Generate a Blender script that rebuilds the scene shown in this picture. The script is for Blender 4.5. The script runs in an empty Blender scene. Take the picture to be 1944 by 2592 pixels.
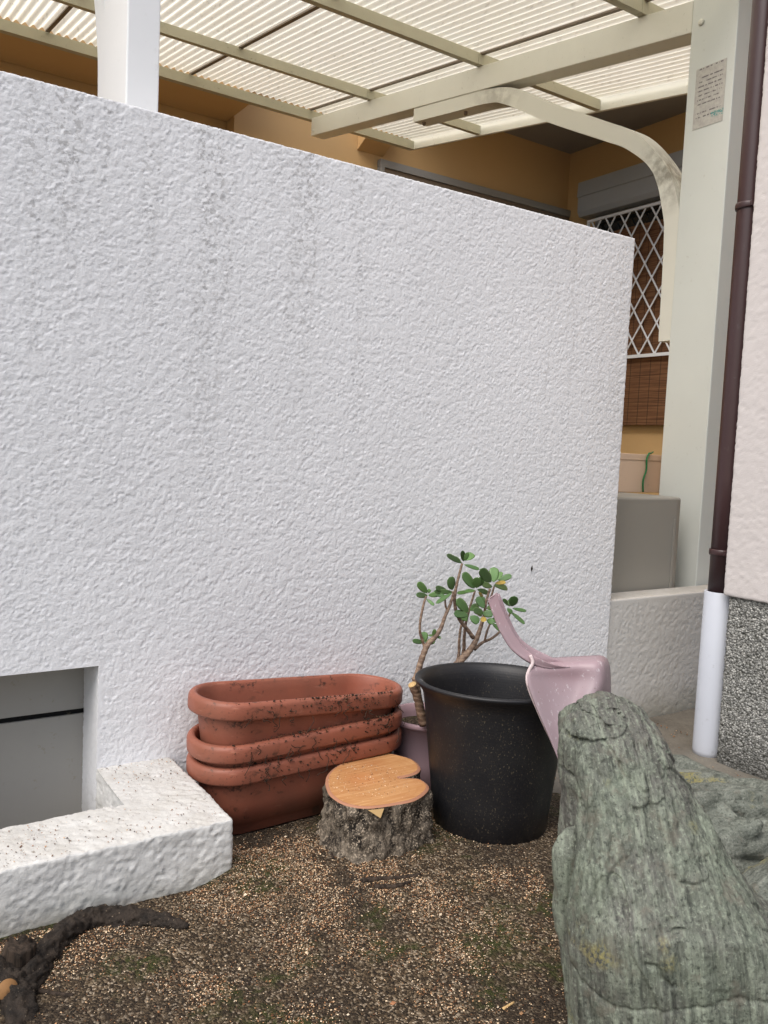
import bpy, math, random
import numpy as np
from mathutils import Vector, Matrix
import json
DATA=json.loads(r"""{"STEMS":[[[1.4538,1.92,0.2424,0.0122],[1.4305,1.92,0.3168,0.0118],[1.4143,1.92,0.3828,0.0108],[1.4159,1.92,0.3804,0.0104],[1.4283,1.92,0.4233,0.0099],[1.4412,1.92,0.4592,0.0094],[1.455,1.92,0.4827,0.0089],[1.4783,1.92,0.5005,0.0078],[1.4983,1.92,0.5263,0.0066],[1.5117,1.92,0.5603,0.0056],[1.5256,1.92,0.5869,0.0049],[1.5362,1.92,0.6163,0.0042],[1.5382,1.92,0.6337,0.0038]],[[1.4264,1.885,0.2551,0.0151],[1.4116,1.885,0.2988,0.0141],[1.3986,1.885,0.3397,0.0137],[1.3781,1.885,0.379,0.0127]],[[1.4512,1.93,0.4659,0.0047],[1.437,1.93,0.4995,0.0047],[1.4299,1.93,0.5175,0.0042],[1.4283,1.93,0.5449,0.004],[1.4325,1.93,0.5741,0.004],[1.4397,1.93,0.6057,0.0038],[1.4462,1.93,0.6226,0.0033]],[[1.528,1.93,0.5722,0.0038],[1.519,1.93,0.5905,0.0033],[1.5161,1.93,0.6108,0.0031]],[[1.5041,1.95,0.2302,0.0141],[1.554,1.95,0.3611,0.0137],[1.6027,1.95,0.4075,0.0127],[1.6338,1.95,0.4331,0.0108],[1.6584,1.95,0.4622,0.0094],[1.6701,1.95,0.4874,0.008],[1.6814,1.95,0.518,0.0066],[1.6895,1.95,0.5463,0.0052],[1.695,1.95,0.588,0.0045],[1.7075,1.95,0.6267,0.004]],[[1.6339,1.93,0.4819,0.0071],[1.6055,1.93,0.5127,0.0066],[1.5778,1.93,0.5406,0.0061],[1.5597,1.93,0.5725,0.0056],[1.5523,1.93,0.611,0.0052],[1.5576,1.93,0.6511,0.0047],[1.5652,1.93,0.681,0.0042],[1.5741,1.93,0.7147,0.0038]],[[1.6737,1.97,0.4324,0.0056],[1.7063,1.97,0.4519,0.0052],[1.7435,1.97,0.4619,0.0047],[1.7771,1.97,0.4819,0.0042],[1.8031,1.97,0.5123,0.0035],[1.8184,1.97,0.5465,0.0033]],[[1.7147,1.97,0.4552,0.0042],[1.7212,1.97,0.484,0.004],[1.7347,1.97,0.5123,0.0033]],[[1.6173,1.98,0.3987,0.0056],[1.6214,1.98,0.4273,0.0052],[1.6197,1.98,0.4617,0.0047],[1.6234,1.98,0.506,0.0042],[1.6349,1.98,0.5314,0.0035],[1.6504,1.98,0.5487,0.0031]],[[1.6419,1.99,0.399,0.0071],[1.6482,1.99,0.4303,0.0064],[1.6471,1.99,0.4702,0.0056],[1.6508,1.99,0.515,0.0047],[1.6642,1.99,0.5643,0.0042],[1.6809,1.99,0.6162,0.0035]],[[1.7218,1.97,0.572,0.004],[1.7333,1.97,0.6032,0.0038],[1.7418,1.97,0.6294,0.0033]]],"LEAVES":[[1.5708,1.928,0.7164,1.4944,1.9031,0.7462,0.0141,0],[1.5841,1.9368,0.7197,1.5606,1.9145,0.7542,0.0129,0],[1.574,1.9187,0.7239,1.576,1.9087,0.7495,0.0118,0],[1.6156,1.9655,0.7171,1.6506,1.9755,0.7352,0.0235,0],[1.6046,1.9571,0.7058,1.6475,1.9382,0.6927,0.0106,0],[1.5809,1.9445,0.7162,1.543,1.9284,0.7337,0.0106,0],[1.6871,1.9245,0.6528,1.6224,1.8998,0.6986,0.0271,0],[1.6992,1.9268,0.6518,1.7138,1.9432,0.693,0.0271,0],[1.7408,1.9606,0.6495,1.7701,1.9709,0.6726,0.0146,0],[1.7481,1.959,0.6494,1.7817,1.9387,0.6661,0.0169,0],[1.7111,1.932,0.6452,1.7539,1.9334,0.6479,0.0122,1],[1.7268,1.9553,0.6353,1.7939,1.968,0.6207,0.02,0],[1.7274,1.9634,0.6299,1.662,1.9377,0.6463,0.0177,0],[1.6435,1.9483,0.6331,1.5974,1.9519,0.6782,0.0271,0],[1.6455,1.9428,0.634,1.6304,1.9217,0.6695,0.0235,0],[1.652,1.941,0.6391,1.6432,1.9155,0.6699,0.0188,0],[1.6709,1.9664,0.6234,1.7248,1.9797,0.6074,0.0146,0],[1.643,1.9451,0.6259,1.5929,1.9301,0.6283,0.0118,0],[1.6399,1.965,0.6202,1.5898,1.9636,0.6171,0.0106,0],[1.6724,1.9635,0.6159,1.7018,1.9759,0.5956,0.0099,1],[1.5531,1.943,0.634,1.5322,1.9337,0.6727,0.0264,0],[1.5576,1.9479,0.6253,1.4841,1.9395,0.6336,0.0129,0],[1.5353,1.9239,0.6282,1.4697,1.9091,0.6046,0.0118,0],[1.5442,1.9597,0.6292,1.4813,1.9319,0.6455,0.0146,0],[1.4393,1.9175,0.635,1.4064,1.9189,0.6666,0.0184,0],[1.4535,1.9304,0.6319,1.4559,1.9272,0.6435,0.0094,0],[1.4589,1.9409,0.6211,1.4093,1.9281,0.6296,0.0146,0],[1.4837,1.9699,0.6158,1.5085,1.9496,0.6229,0.0146,0],[1.4524,1.9377,0.6134,1.4661,1.9178,0.5971,0.0094,0],[1.4932,1.9498,0.6212,1.5153,1.9336,0.6189,0.0106,0],[1.4488,1.9346,0.4845,1.4525,1.9419,0.5126,0.0217,0],[1.4459,1.9326,0.4845,1.4057,1.9306,0.4941,0.0129,0],[1.4762,1.9647,0.4745,1.4937,1.9398,0.4827,0.0155,0],[1.4675,1.9184,0.5068,1.463,1.8998,0.528,0.0106,0],[1.4809,1.9571,0.4965,1.5002,1.9579,0.4954,0.0071,0],[1.4906,1.9281,0.5002,1.4967,1.9146,0.496,0.0071,0],[1.6042,1.9248,0.5652,1.5514,1.9177,0.6069,0.0264,0],[1.597,1.9174,0.5582,1.5483,1.9222,0.5652,0.0212,0],[1.633,1.9643,0.5281,1.622,1.982,0.5503,0.0235,0],[1.636,1.9554,0.5622,1.681,1.9734,0.572,0.0193,0],[1.6043,1.916,0.5541,1.6258,1.9005,0.5372,0.0217,0],[1.6635,1.9681,0.5579,1.704,1.9769,0.5421,0.0198,0],[1.6772,1.9376,0.5705,1.661,1.9547,0.6011,0.024,0],[1.6911,1.9491,0.57,1.6857,1.96,0.5999,0.0146,0],[1.6695,1.9311,0.5561,1.6131,1.9107,0.5744,0.0193,0],[1.6734,1.9394,0.5516,1.6944,1.9162,0.5556,0.0207,0],[1.6862,1.936,0.5676,1.7262,1.9541,0.568,0.0146,0],[1.6721,1.9332,0.5443,1.6483,1.9037,0.5365,0.0169,1],[1.6727,1.9175,0.5357,1.6817,1.8959,0.5347,0.0169,0],[1.7294,1.9581,0.5152,1.7583,1.9462,0.4907,0.0122,0],[1.7061,1.931,0.537,1.7073,1.9058,0.5322,0.0146,0],[1.8146,1.969,0.5605,1.7732,1.9602,0.5878,0.0113,0],[1.7807,1.9264,0.5707,1.7645,1.8994,0.6078,0.025,0],[1.7769,1.918,0.5659,1.8132,1.8965,0.5592,0.0099,0],[1.8024,1.9522,0.5456,1.8416,1.9297,0.5106,0.0122,0],[1.7535,1.9172,0.5677,1.7695,1.9118,0.5526,0.0122,0],[1.7738,1.9287,0.5735,1.7977,1.9486,0.587,0.0165,0]],"PAN":[[[1.5028,1.5105,0.5304],[1.5487,1.4859,0.5348],[1.603,1.4558,0.5393],[1.6424,1.4356,0.5416],[1.6761,1.4432,0.5285]],[[1.4413,1.4793,0.5251],[1.4949,1.458,0.5245],[1.5499,1.4214,0.5336],[1.5936,1.39,0.5402],[1.6634,1.4216,0.5113]],[[1.4218,1.4682,0.4953],[1.4869,1.4538,0.4914],[1.5436,1.4184,0.4927],[1.5781,1.3739,0.4967],[1.6559,1.4086,0.4657]],[[1.4304,1.4445,0.4411],[1.4842,1.4363,0.4337],[1.5235,1.4102,0.4347],[1.5459,1.3737,0.441],[1.6428,1.3932,0.4097]],[[1.446,1.4161,0.3808],[1.4811,1.4119,0.3743],[1.5045,1.3964,0.3744],[1.5175,1.3745,0.3781],[1.6214,1.3835,0.3542]],[[1.4658,1.3849,0.3095],[1.4811,1.3867,0.3038],[1.487,1.3828,0.3017],[1.4892,1.3754,0.3015],[1.5745,1.3906,0.2736]]],"PANLIP":[[1.4388,1.4797,0.5541],[1.442,1.4746,0.5418],[1.4407,1.4725,0.5328],[1.4334,1.4744,0.5188],[1.4277,1.4739,0.5051],[1.4253,1.4695,0.4898],[1.4309,1.4622,0.4647],[1.4403,1.4511,0.4355],[1.4508,1.4393,0.4039],[1.4615,1.428,0.3746],[1.4742,1.4154,0.3431],[1.4832,1.4058,0.316],[1.4856,1.403,0.2997]],"HNDL":[[[1.367,1.5647,0.6844],[1.3689,1.5611,0.6717],[1.3726,1.555,0.6557],[1.3806,1.5437,0.6259],[1.3883,1.5326,0.6011],[1.4021,1.5174,0.5718],[1.4161,1.5033,0.5544],[1.4358,1.4854,0.5386],[1.4654,1.468,0.5252],[1.4981,1.4511,0.5222]],[[1.3848,1.5529,0.7006],[1.3875,1.5487,0.6848],[1.3921,1.5421,0.664],[1.4042,1.528,0.6297],[1.4162,1.514,0.5978],[1.4318,1.4976,0.5711],[1.4456,1.4836,0.5561],[1.4631,1.4672,0.5438],[1.4947,1.4486,0.5317],[1.5295,1.4302,0.5259]],[[1.4097,1.5724,0.6933],[1.4156,1.566,0.675],[1.4228,1.5577,0.6516],[1.4375,1.5419,0.6095],[1.4514,1.5266,0.5822],[1.473,1.5062,0.5627],[1.4948,1.4869,0.5504],[1.5165,1.4677,0.5393],[1.5464,1.4502,0.5323],[1.5654,1.4423,0.5304]]],"HNDLO2":[[1.3906,1.5851,0.6774],[1.3925,1.5814,0.6644],[1.3964,1.5753,0.6482],[1.4045,1.5638,0.618],[1.4124,1.5526,0.5928],[1.4265,1.5372,0.5631],[1.4406,1.523,0.5454],[1.4606,1.5049,0.5293],[1.4907,1.4872,0.5157],[1.5238,1.47,0.5127]],"ROOT":[[0.2528,1.4813,0.062,0.0239],[0.2857,1.5262,0.062,0.0299],[0.3282,1.5949,0.062,0.0339],[0.3809,1.6514,0.062,0.0351],[0.4349,1.6835,0.062,0.0351],[0.4855,1.6662,0.062,0.0319],[0.5351,1.6315,0.062,0.0271],[0.5769,1.5954,0.062,0.0183],[0.6065,1.567,0.062,0.0064]],"STUB":[[0.2773,1.5855,0.05],[0.2828,1.5855,0.0814],[0.2873,1.5855,0.1296]],"CUT":[[0.2765,1.5047,0.03],[0.2524,1.5047,0.07]],"STICKS":[[[0.2863,1.5293,0.06],[0.3223,1.4924,0.06],[0.3543,1.4653,0.055]],[[1.0108,1.5449,0.055],[1.0521,1.5308,0.055],[1.0984,1.5162,0.055],[1.1499,1.5011,0.055]],[[1.022,1.5055,0.055],[1.0689,1.4902,0.055],[1.1144,1.4883,0.055]],[[1.0332,1.7442,0.055],[1.0206,1.6969,0.055],[1.0096,1.6697,0.055]],[[1.0127,1.0574,0.05],[1.0427,1.0607,0.052]]],"STUMP":[[1.0445,1.8109],[1.0711,1.852],[1.1051,1.8854],[1.1457,1.9108],[1.1911,1.9288],[1.239,1.9398],[1.2792,1.9412],[1.3025,1.9332],[1.319,1.9104],[1.3336,1.8852],[1.3466,1.854],[1.3452,1.8235],[1.3323,1.7896],[1.3162,1.7702],[1.2945,1.758],[1.2656,1.7537],[1.2485,1.7544],[1.2347,1.7558],[1.2489,1.7491],[1.2675,1.7409],[1.2839,1.7257],[1.2848,1.7006],[1.2761,1.6738],[1.2576,1.6539],[1.2223,1.6322],[1.1827,1.6196],[1.1401,1.623],[1.1062,1.6274],[1.0669,1.6374],[1.0407,1.6564],[1.0232,1.6867],[1.0194,1.7212],[1.0235,1.758]],"ROCKL":[[0.3739,0.6572],[0.3507,0.6496],[0.335,0.6332],[0.3166,0.6152],[0.3095,0.5948],[0.3077,0.569],[0.3115,0.5404],[0.3174,0.5118],[0.3248,0.4832],[0.3272,0.4543],[0.327,0.4252],[0.3265,0.4105],[0.3292,0.3902],[0.3296,0.3609],[0.3275,0.3254],[0.3289,0.2812],[0.333,0.2368],[0.3392,0.1923],[0.3457,0.1476],[0.3554,0.0841],[0.3633,0.0273],[0.37,-0.0335]],"ROCKR":[[0.3753,0.6572],[0.395,0.6553],[0.4179,0.6456],[0.4383,0.6323],[0.4562,0.616],[0.4672,0.5993],[0.473,0.5838],[0.4811,0.5805],[0.4859,0.5715],[0.4978,0.5433],[0.519,0.5212],[0.5317,0.5016],[0.5478,0.4733],[0.5675,0.4364],[0.5833,0.4138],[0.6053,0.3856],[0.6334,0.3517],[0.6763,0.3183],[0.7155,0.2846],[0.7545,0.227],[0.7792,0.1382],[0.8008,-0.0127]],"RIDGE":[[0.3177,0.4399],[0.3088,0.4252],[0.3029,0.399],[0.306,0.3673],[0.3121,0.3357],[0.3189,0.2923],[0.3275,0.2488],[0.3344,0.205],[0.3411,0.161],[0.3515,0.0985],[0.3612,0.0126]],"CRACKS":[[[0.3084,0.5908],[0.3382,0.5922],[0.3629,0.5964],[0.3924,0.6019],[0.407,0.6082],[0.4139,0.6162]],[[0.3316,0.6937],[0.3523,0.6807],[0.3755,0.6679],[0.3866,0.6506],[0.3953,0.6332],[0.4096,0.6236],[0.4149,0.6188]],[[0.358,0.5957],[0.3792,0.5761],[0.3908,0.5535],[0.412,0.5365],[0.4255,0.5216],[0.4327,0.4909]],[[0.4156,0.6086],[0.4223,0.5679],[0.4319,0.5374],[0.4331,0.4857],[0.4414,0.4392],[0.45,0.3714]],[[0.3325,0.2517],[0.3667,0.2346],[0.407,0.2419],[0.4573,0.251],[0.4977,0.2569],[0.5202,0.262],[0.5577,0.2705],[0.6089,0.2662]],[[0.4122,0.3154],[0.4274,0.3148],[0.4388,0.2968],[0.4548,0.2869]],[[0.2932,0.5541],[0.3072,0.5316],[0.3203,0.5219],[0.3273,0.4911]],[[0.4495,0.3608],[0.4643,0.3668],[0.4786,0.378]]]}""")

R=math.radians
random.seed(7); rng=np.random.default_rng(11)
scene=bpy.context.scene
COL=scene.collection

# ------------------------------------------------------------------ camera, sky, sun, exposure
cam=bpy.data.cameras.new('camera'); camo=bpy.data.objects.new('camera',cam); COL.objects.link(camo)
cam.sensor_fit='VERTICAL'; cam.sensor_height=36.0; cam.lens=36.0*2105.8/2592
cam.clip_start=.05; cam.clip_end=800
YAW,PITCH,ROLL=R(33.64),R(-4.42),R(2.60)
fw=Vector((math.sin(YAW)*math.cos(PITCH),math.cos(YAW)*math.cos(PITCH),math.sin(PITCH)))
rt=Vector((math.cos(YAW),-math.sin(YAW),0)); up=rt.cross(fw)
rt,up=rt*math.cos(ROLL)+up*math.sin(ROLL), up*math.cos(ROLL)-rt*math.sin(ROLL)
M=Matrix((rt,up,-fw)).transposed().to_4x4(); M.translation=(0,0,1.05)
camo.matrix_world=M
scene.camera=camo

SUN_EL,SUN_AZ=54.0,249.0       # azimuth clockwise from +Y
world=bpy.data.worlds.new('World'); scene.world=world; world.use_nodes=True
wn=world.node_tree; wn.nodes.clear()
sky=wn.nodes.new('ShaderNodeTexSky'); sky.sky_type='NISHITA'; sky.sun_disc=False
sky.sun_elevation=R(SUN_EL); sky.sun_rotation=R(SUN_AZ); sky.dust_density=4.0; sky.air_density=1.2
hs=wn.nodes.new('ShaderNodeHueSaturation'); hs.inputs['Saturation'].default_value=.85
bg=wn.nodes.new('ShaderNodeBackground'); bg.inputs['Strength'].default_value=.10
wo=wn.nodes.new('ShaderNodeOutputWorld')
wn.links.new(sky.outputs[0],hs.inputs['Color']); wn.links.new(hs.outputs[0],bg.inputs['Color']); wn.links.new(bg.outputs[0],wo.inputs['Surface'])
sl=bpy.data.lights.new('sun','SUN'); sl.energy=1.5; sl.angle=R(50); sl.color=(1,.985,.965)
so=bpy.data.objects.new('sun',sl); COL.objects.link(so)
sd=Vector((math.sin(R(SUN_AZ))*math.cos(R(SUN_EL)),math.cos(R(SUN_AZ))*math.cos(R(SUN_EL)),math.sin(R(SUN_EL))))
so.rotation_euler=sd.to_track_quat('Z','Y').to_euler()
so.location=sd*20
scene.view_settings.view_transform='Standard'; scene.view_settings.look='None'
scene.view_settings.exposure=.78; scene.view_settings.gamma=1
scene.render.engine='CYCLES'
scene.cycles.max_bounces=5; scene.cycles.diffuse_bounces=3; scene.cycles.glossy_bounces=2; scene.cycles.transmission_bounces=3; scene.cycles.caustics_reflective=False; scene.cycles.caustics_refractive=False

# ------------------------------------------------------------------ numpy helpers
_perm=np.random.default_rng(3).permutation(256).astype(np.int32); _perm=np.concatenate([_perm,_perm])
_g=np.random.default_rng(5).normal(size=(256,3)); _g/=np.linalg.norm(_g,axis=1)[:,None]; _g=_g.astype(np.float32)
def pn(P,f,seed=0):
    """3-D gradient noise, about -0.7..0.7"""
    P=np.asarray(P,dtype=np.float32)*np.float32(f) if np.isscalar(f) else np.asarray(P,dtype=np.float32)*np.asarray(f,dtype=np.float32)
    P=P+np.float32(seed*17.13+100)
    i=np.floor(P).astype(np.int32); w=P-i; i&=255
    u=w*w*w*(w*(w*6-15)+10); out=np.zeros(len(P),np.float32)
    for dx in(0,1):
        ux=u[:,0] if dx else 1-u[:,0]; px=_perm[(i[:,0]+dx)&255]
        for dy in(0,1):
            uy=u[:,1] if dy else 1-u[:,1]; py=_perm[(px+((i[:,1]+dy)&255))]
            for dz in(0,1):
                uz=u[:,2] if dz else 1-u[:,2]; h=_perm[(py+((i[:,2]+dz)&255))]
                g=_g[h]; out+=ux*uy*uz*(g[:,0]*(w[:,0]-dx)+g[:,1]*(w[:,1]-dy)+g[:,2]*(w[:,2]-dz))
    return out
def fbm(P,f,o=4,seed=0,gain=.5):
    a=1;s=0
    for k in range(o): s=s+a*pn(P,np.asarray(f)*(2.03**k) if not np.isscalar(f) else f*2.03**k,seed+k); a*=gain
    return s
def ss(a,b,x):
    t=np.clip((x-a)/(b-a),0,1); return t*t*(3-2*t)
def vor2(u,v,f,seed):
    """random value of the nearest jittered-grid cell"""
    u=u*f+seed*7.3+50; v=v*f+seed*3.1+50; iu=np.floor(u).astype(np.int32); iv=np.floor(v).astype(np.int32)
    best=np.full(len(u),9.,np.float32); val=np.zeros(len(u),np.float32)
    for du in(-1,0,1):
        for dv in(-1,0,1):
            h=_perm[(_perm[(iu+du)&255]+((iv+dv)&255))]
            cu=iu+du+.1+.8*_perm[h]/255.; cv=iv+dv+.1+.8*_perm[(h+71)&255]/255.
            d=(cu-u)**2+(cv-v)**2; m=d<best; best=np.where(m,d,best); val=np.where(m,_perm[(h+131)&255]/255.,val)
    return val
def stucco_h(amp=.0016,f=58.,seed=0):
    def h(P):
        n1=pn(P,75,seed+9); n2=pn(P,75,seed+10); w=pn(P,38,seed+5); b2=pn(P,9,seed+7)
        u=P[:,0]+P[:,1]+.010*n1; v=P[:,2]+.6*P[:,1]+.010*n2
        r1=vor2(u,v,f,seed); r2=vor2(u,v,f*1.9,seed+1); pm=(r1+.25*b2>.62)*1.
        return amp*(.55*pm+.75*r2*(1.12-pm)+.45*pn(P,150,seed+2)+.4*w-.55)
    return h

# ------------------------------------------------------------------ object helpers
def mesh_np(name,V,F,smooth=True):
    """V (n,3), F (m,4) or (m,3) arrays"""
    V=np.asarray(V,dtype=np.float32); F=np.asarray(F,dtype=np.int32); k=F.shape[1]
    me=bpy.data.meshes.new(name); me.vertices.add(len(V)); me.vertices.foreach_set('co',V.ravel())
    me.loops.add(F.size); me.loops.foreach_set('vertex_index',F.ravel())
    me.polygons.add(len(F)); me.polygons.foreach_set('loop_start',np.arange(0,F.size,k,dtype=np.int32))
    me.polygons.foreach_set('loop_total',np.full(len(F),k,dtype=np.int32))
    me.polygons.foreach_set('use_smooth',np.full(len(F),smooth,dtype=bool))
    me.update(calc_edges=True); me.validate(); return me
def link(name,me,mat=None,parent=None,label=None,cat=None,group=None,kind=None):
    o=bpy.data.objects.new(name,me); COL.objects.link(o)
    if mat is not None and me is not None and not me.materials: me.materials.append(mat)
    if parent is not None: o.parent=parent
    if label: o['label']=label
    if cat: o['category']=cat
    if group: o['group']=group
    if kind: o['kind']=kind
    return o
def empty(name,loc,label,cat,group=None):
    o=bpy.data.objects.new(name,None); COL.objects.link(o); o.location=loc; o.empty_display_size=.1
    o['label']=label; o['category']=cat
    if group: o['group']=group
    return o
def rel(me,parent):
    """shift mesh data so it sits right under a parent at parent.location"""
    me.transform(Matrix.Translation(-parent.location)); return me
class MB:
    def __init__(s): s.V=[]; s.F=[]
    def add(s,V,F):
        b=len(s.V); s.V+=[tuple(v) for v in V]; s.F+=[tuple(b+i for i in f) for f in F]; return s
    def box(s,lo,hi):
        x0,y0,z0=lo; x1,y1,z1=hi
        return s.add([(x0,y0,z0),(x1,y0,z0),(x1,y1,z0),(x0,y1,z0),(x0,y0,z1),(x1,y0,z1),(x1,y1,z1),(x0,y1,z1)],
            [(0,3,2,1),(4,5,6,7),(0,1,5,4),(1,2,6,5),(2,3,7,6),(3,0,4,7)])
    def prism(s,poly,axis,a,b):
        """polygon in the two other axes (in xyz order) pulled along axis from a to b"""
        def mk(p,v):
            q=[p[0],p[1]]; q.insert(axis,v); return tuple(q)
        n=len(poly); V=[mk(p,a) for p in poly]+[mk(p,b) for p in poly]
        F=[tuple(range(n)),tuple(range(2*n-1,n-1,-1))]+[(i,n+i,n+(i+1)%n,(i+1)%n) for i in range(n)]
        return s.add(V,F)
    def mesh(s,name,smooth=False,bevel=0,seg=2):
        me=bpy.data.meshes.new(name); me.from_pydata(s.V,[],s.F)
        import bmesh
        bm=bmesh.new(); bm.from_mesh(me); bmesh.ops.recalc_face_normals(bm,faces=bm.faces)
        if bevel: bmesh.ops.bevel(bm,geom=bm.edges[:],offset=bevel,segments=seg,profile=.5,affect='EDGES')
        for f in bm.faces: f.smooth=smooth
        bm.to_mesh(me); bm.free(); return me
def box_mesh(name,lo,hi,bevel=.002): return MB().box(lo,hi).mesh(name,bevel=bevel)
def cr(P,n):
    """Catmull-Rom resample of points (any dimension) to n per span"""
    P=np.asarray(P,float); Q=np.vstack([2*P[0]-P[1],P,2*P[-1]-P[-2]]); out=[]
    for i in range(1,len(Q)-2):
        for t in np.linspace(0,1,n,endpoint=False):
            a,b,c,d=Q[i-1],Q[i],Q[i+1],Q[i+2]
            out.append(.5*((2*b)+(-a+c)*t+(2*a-5*b+4*c-d)*t*t+(-a+3*b-3*c+d)*t**3))
    out.append(P[-1]); return np.array(out)
def tube(path,rad,seg=12,cap=True,disp=None,flat=(1,1)):
    """swept tube through path (n,3); returns V,F(quads)"""
    P=np.asarray(path,float); n=len(P); rad=np.broadcast_to(rad,(n,)); T=np.gradient(P,axis=0); T/=np.linalg.norm(T,axis=1)[:,None]+1e-9
    u=np.cross(T[0],(0,0,1.)); 
    if np.linalg.norm(u)<.1: u=np.cross(T[0],(1.,0,0))
    u/=np.linalg.norm(u); V=[]; a=np.linspace(0,2*np.pi,seg,endpoint=False)
    for i in range(n):
        u=u-T[i]*(u@T[i]); u/=np.linalg.norm(u); v=np.cross(T[i],u)
        V.append(P[i]+rad[i]*(flat[0]*np.cos(a)[:,None]*u+flat[1]*np.sin(a)[:,None]*v))
    V=np.array(V).reshape(-1,3); F=[]
    if disp is not None:
        c=np.repeat(P,seg,axis=0); d=V-c; V=c+d*(1+disp(V))[:,None]
    idx=np.arange(n*seg).reshape(n,seg)
    F=np.stack([idx[:-1],np.roll(idx[:-1],-1,1),np.roll(idx[1:],-1,1),idx[1:]],-1).reshape(-1,4)
    if cap:
        b=len(V); V=np.vstack([V,P[0],P[-1]]); k=np.arange(seg); k2=(k+1)%seg
        F=np.vstack([F,np.stack([k2,k,np.full(seg,b),np.full(seg,b)],1),np.stack([idx[-1][k],idx[-1][k2],np.full(seg,b+1),np.full(seg,b+1)],1)])
    return V,F
def qmesh(name,V,F,smooth=True):
    """quads that may hold doubled indices -> mesh"""
    fs=[]
    for f in F:
        g=[]
        for i in f:
            if int(i) not in g: g.append(int(i))
        if len(g)>2: fs.append(g)
    me=bpy.data.meshes.new(name); me.from_pydata([tuple(v) for v in V],[],fs)
    me.polygons.foreach_set('use_smooth',[smooth]*len(me.polygons)); me.update(); return me
def lathe(name,prof,seg=72,disp=None):
    prof=np.asarray(prof,float); n=len(prof); a=np.linspace(0,2*np.pi,seg,endpoint=False)
    V=np.stack([prof[:,1:2]*np.cos(a),prof[:,1:2]*np.sin(a),np.repeat(prof[:,:1],seg,1)],-1).reshape(-1,3)
    idx=np.arange(n*seg).reshape(n,seg)
    F=np.stack([idx[:-1],np.roll(idx[:-1],-1,1),np.roll(idx[1:],-1,1),idx[1:]],-1).reshape(-1,4)
    if disp is not None: V=disp(V)
    return mesh_np(name,V,F)
def grid_axis(lo,hi,res): return np.linspace(lo,hi,max(2,int(round((hi-lo)/res))+1))
def rbox(lo,hi,r,gx,gy,gz,faces,hf,hole=None,fade=None):
    """stuccoed box: faces from '-x+x-y+y-z+z', rounded edges, pushed out by hf(P)"""
    lo=np.array(lo,float); hi=np.array(hi,float); G=[gx,gy,gz]; Vs=[];Fs=[];b=0
    for ax,side in faces:
        o=[k for k in range(3) if k!=ax]; A,B=np.meshgrid(G[o[0]],G[o[1]],indexing='ij')
        P=np.zeros(A.shape+(3,)); P[...,o[0]]=A; P[...,o[1]]=B; P[...,ax]=hi[ax] if side>0 else lo[ax]
        n0,n1=A.shape; idx=np.arange(n0*n1).reshape(n0,n1)
        q=np.stack([idx[:-1,:-1],idx[1:,:-1],idx[1:,1:],idx[:-1,1:]],-1).reshape(-1,4)
        flip=(side>0)^(ax==1)
        if not flip: q=q[:,::-1]
        P=P.reshape(-1,3)
        if hole is not None:
            c=P[q].mean(1); q=q[~hole(c,ax,side)]
        Vs.append(P); Fs.append(q+b); b+=len(P)
    P=np.vstack(Vs); F=np.vstack(Fs)
    key=np.round(P*1e5).astype(np.int64); _,first,inv=np.unique(key,axis=0,return_index=True,return_inverse=True)
    P=P[first]; F=inv.reshape(-1)[F]
    q=np.clip(P,lo+r,hi-r); d=P-q; L=np.linalg.norm(d,axis=1)[:,None]; L[L<1e-9]=1; n=d/L
    h=hf(P)
    if fade is not None: h=h*fade(P)
    V=q+n*(r+h[:,None])
    used=np.unique(F); m=np.full(len(V),-1); m[used]=np.arange(len(used))
    return V[used],m[F]

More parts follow.
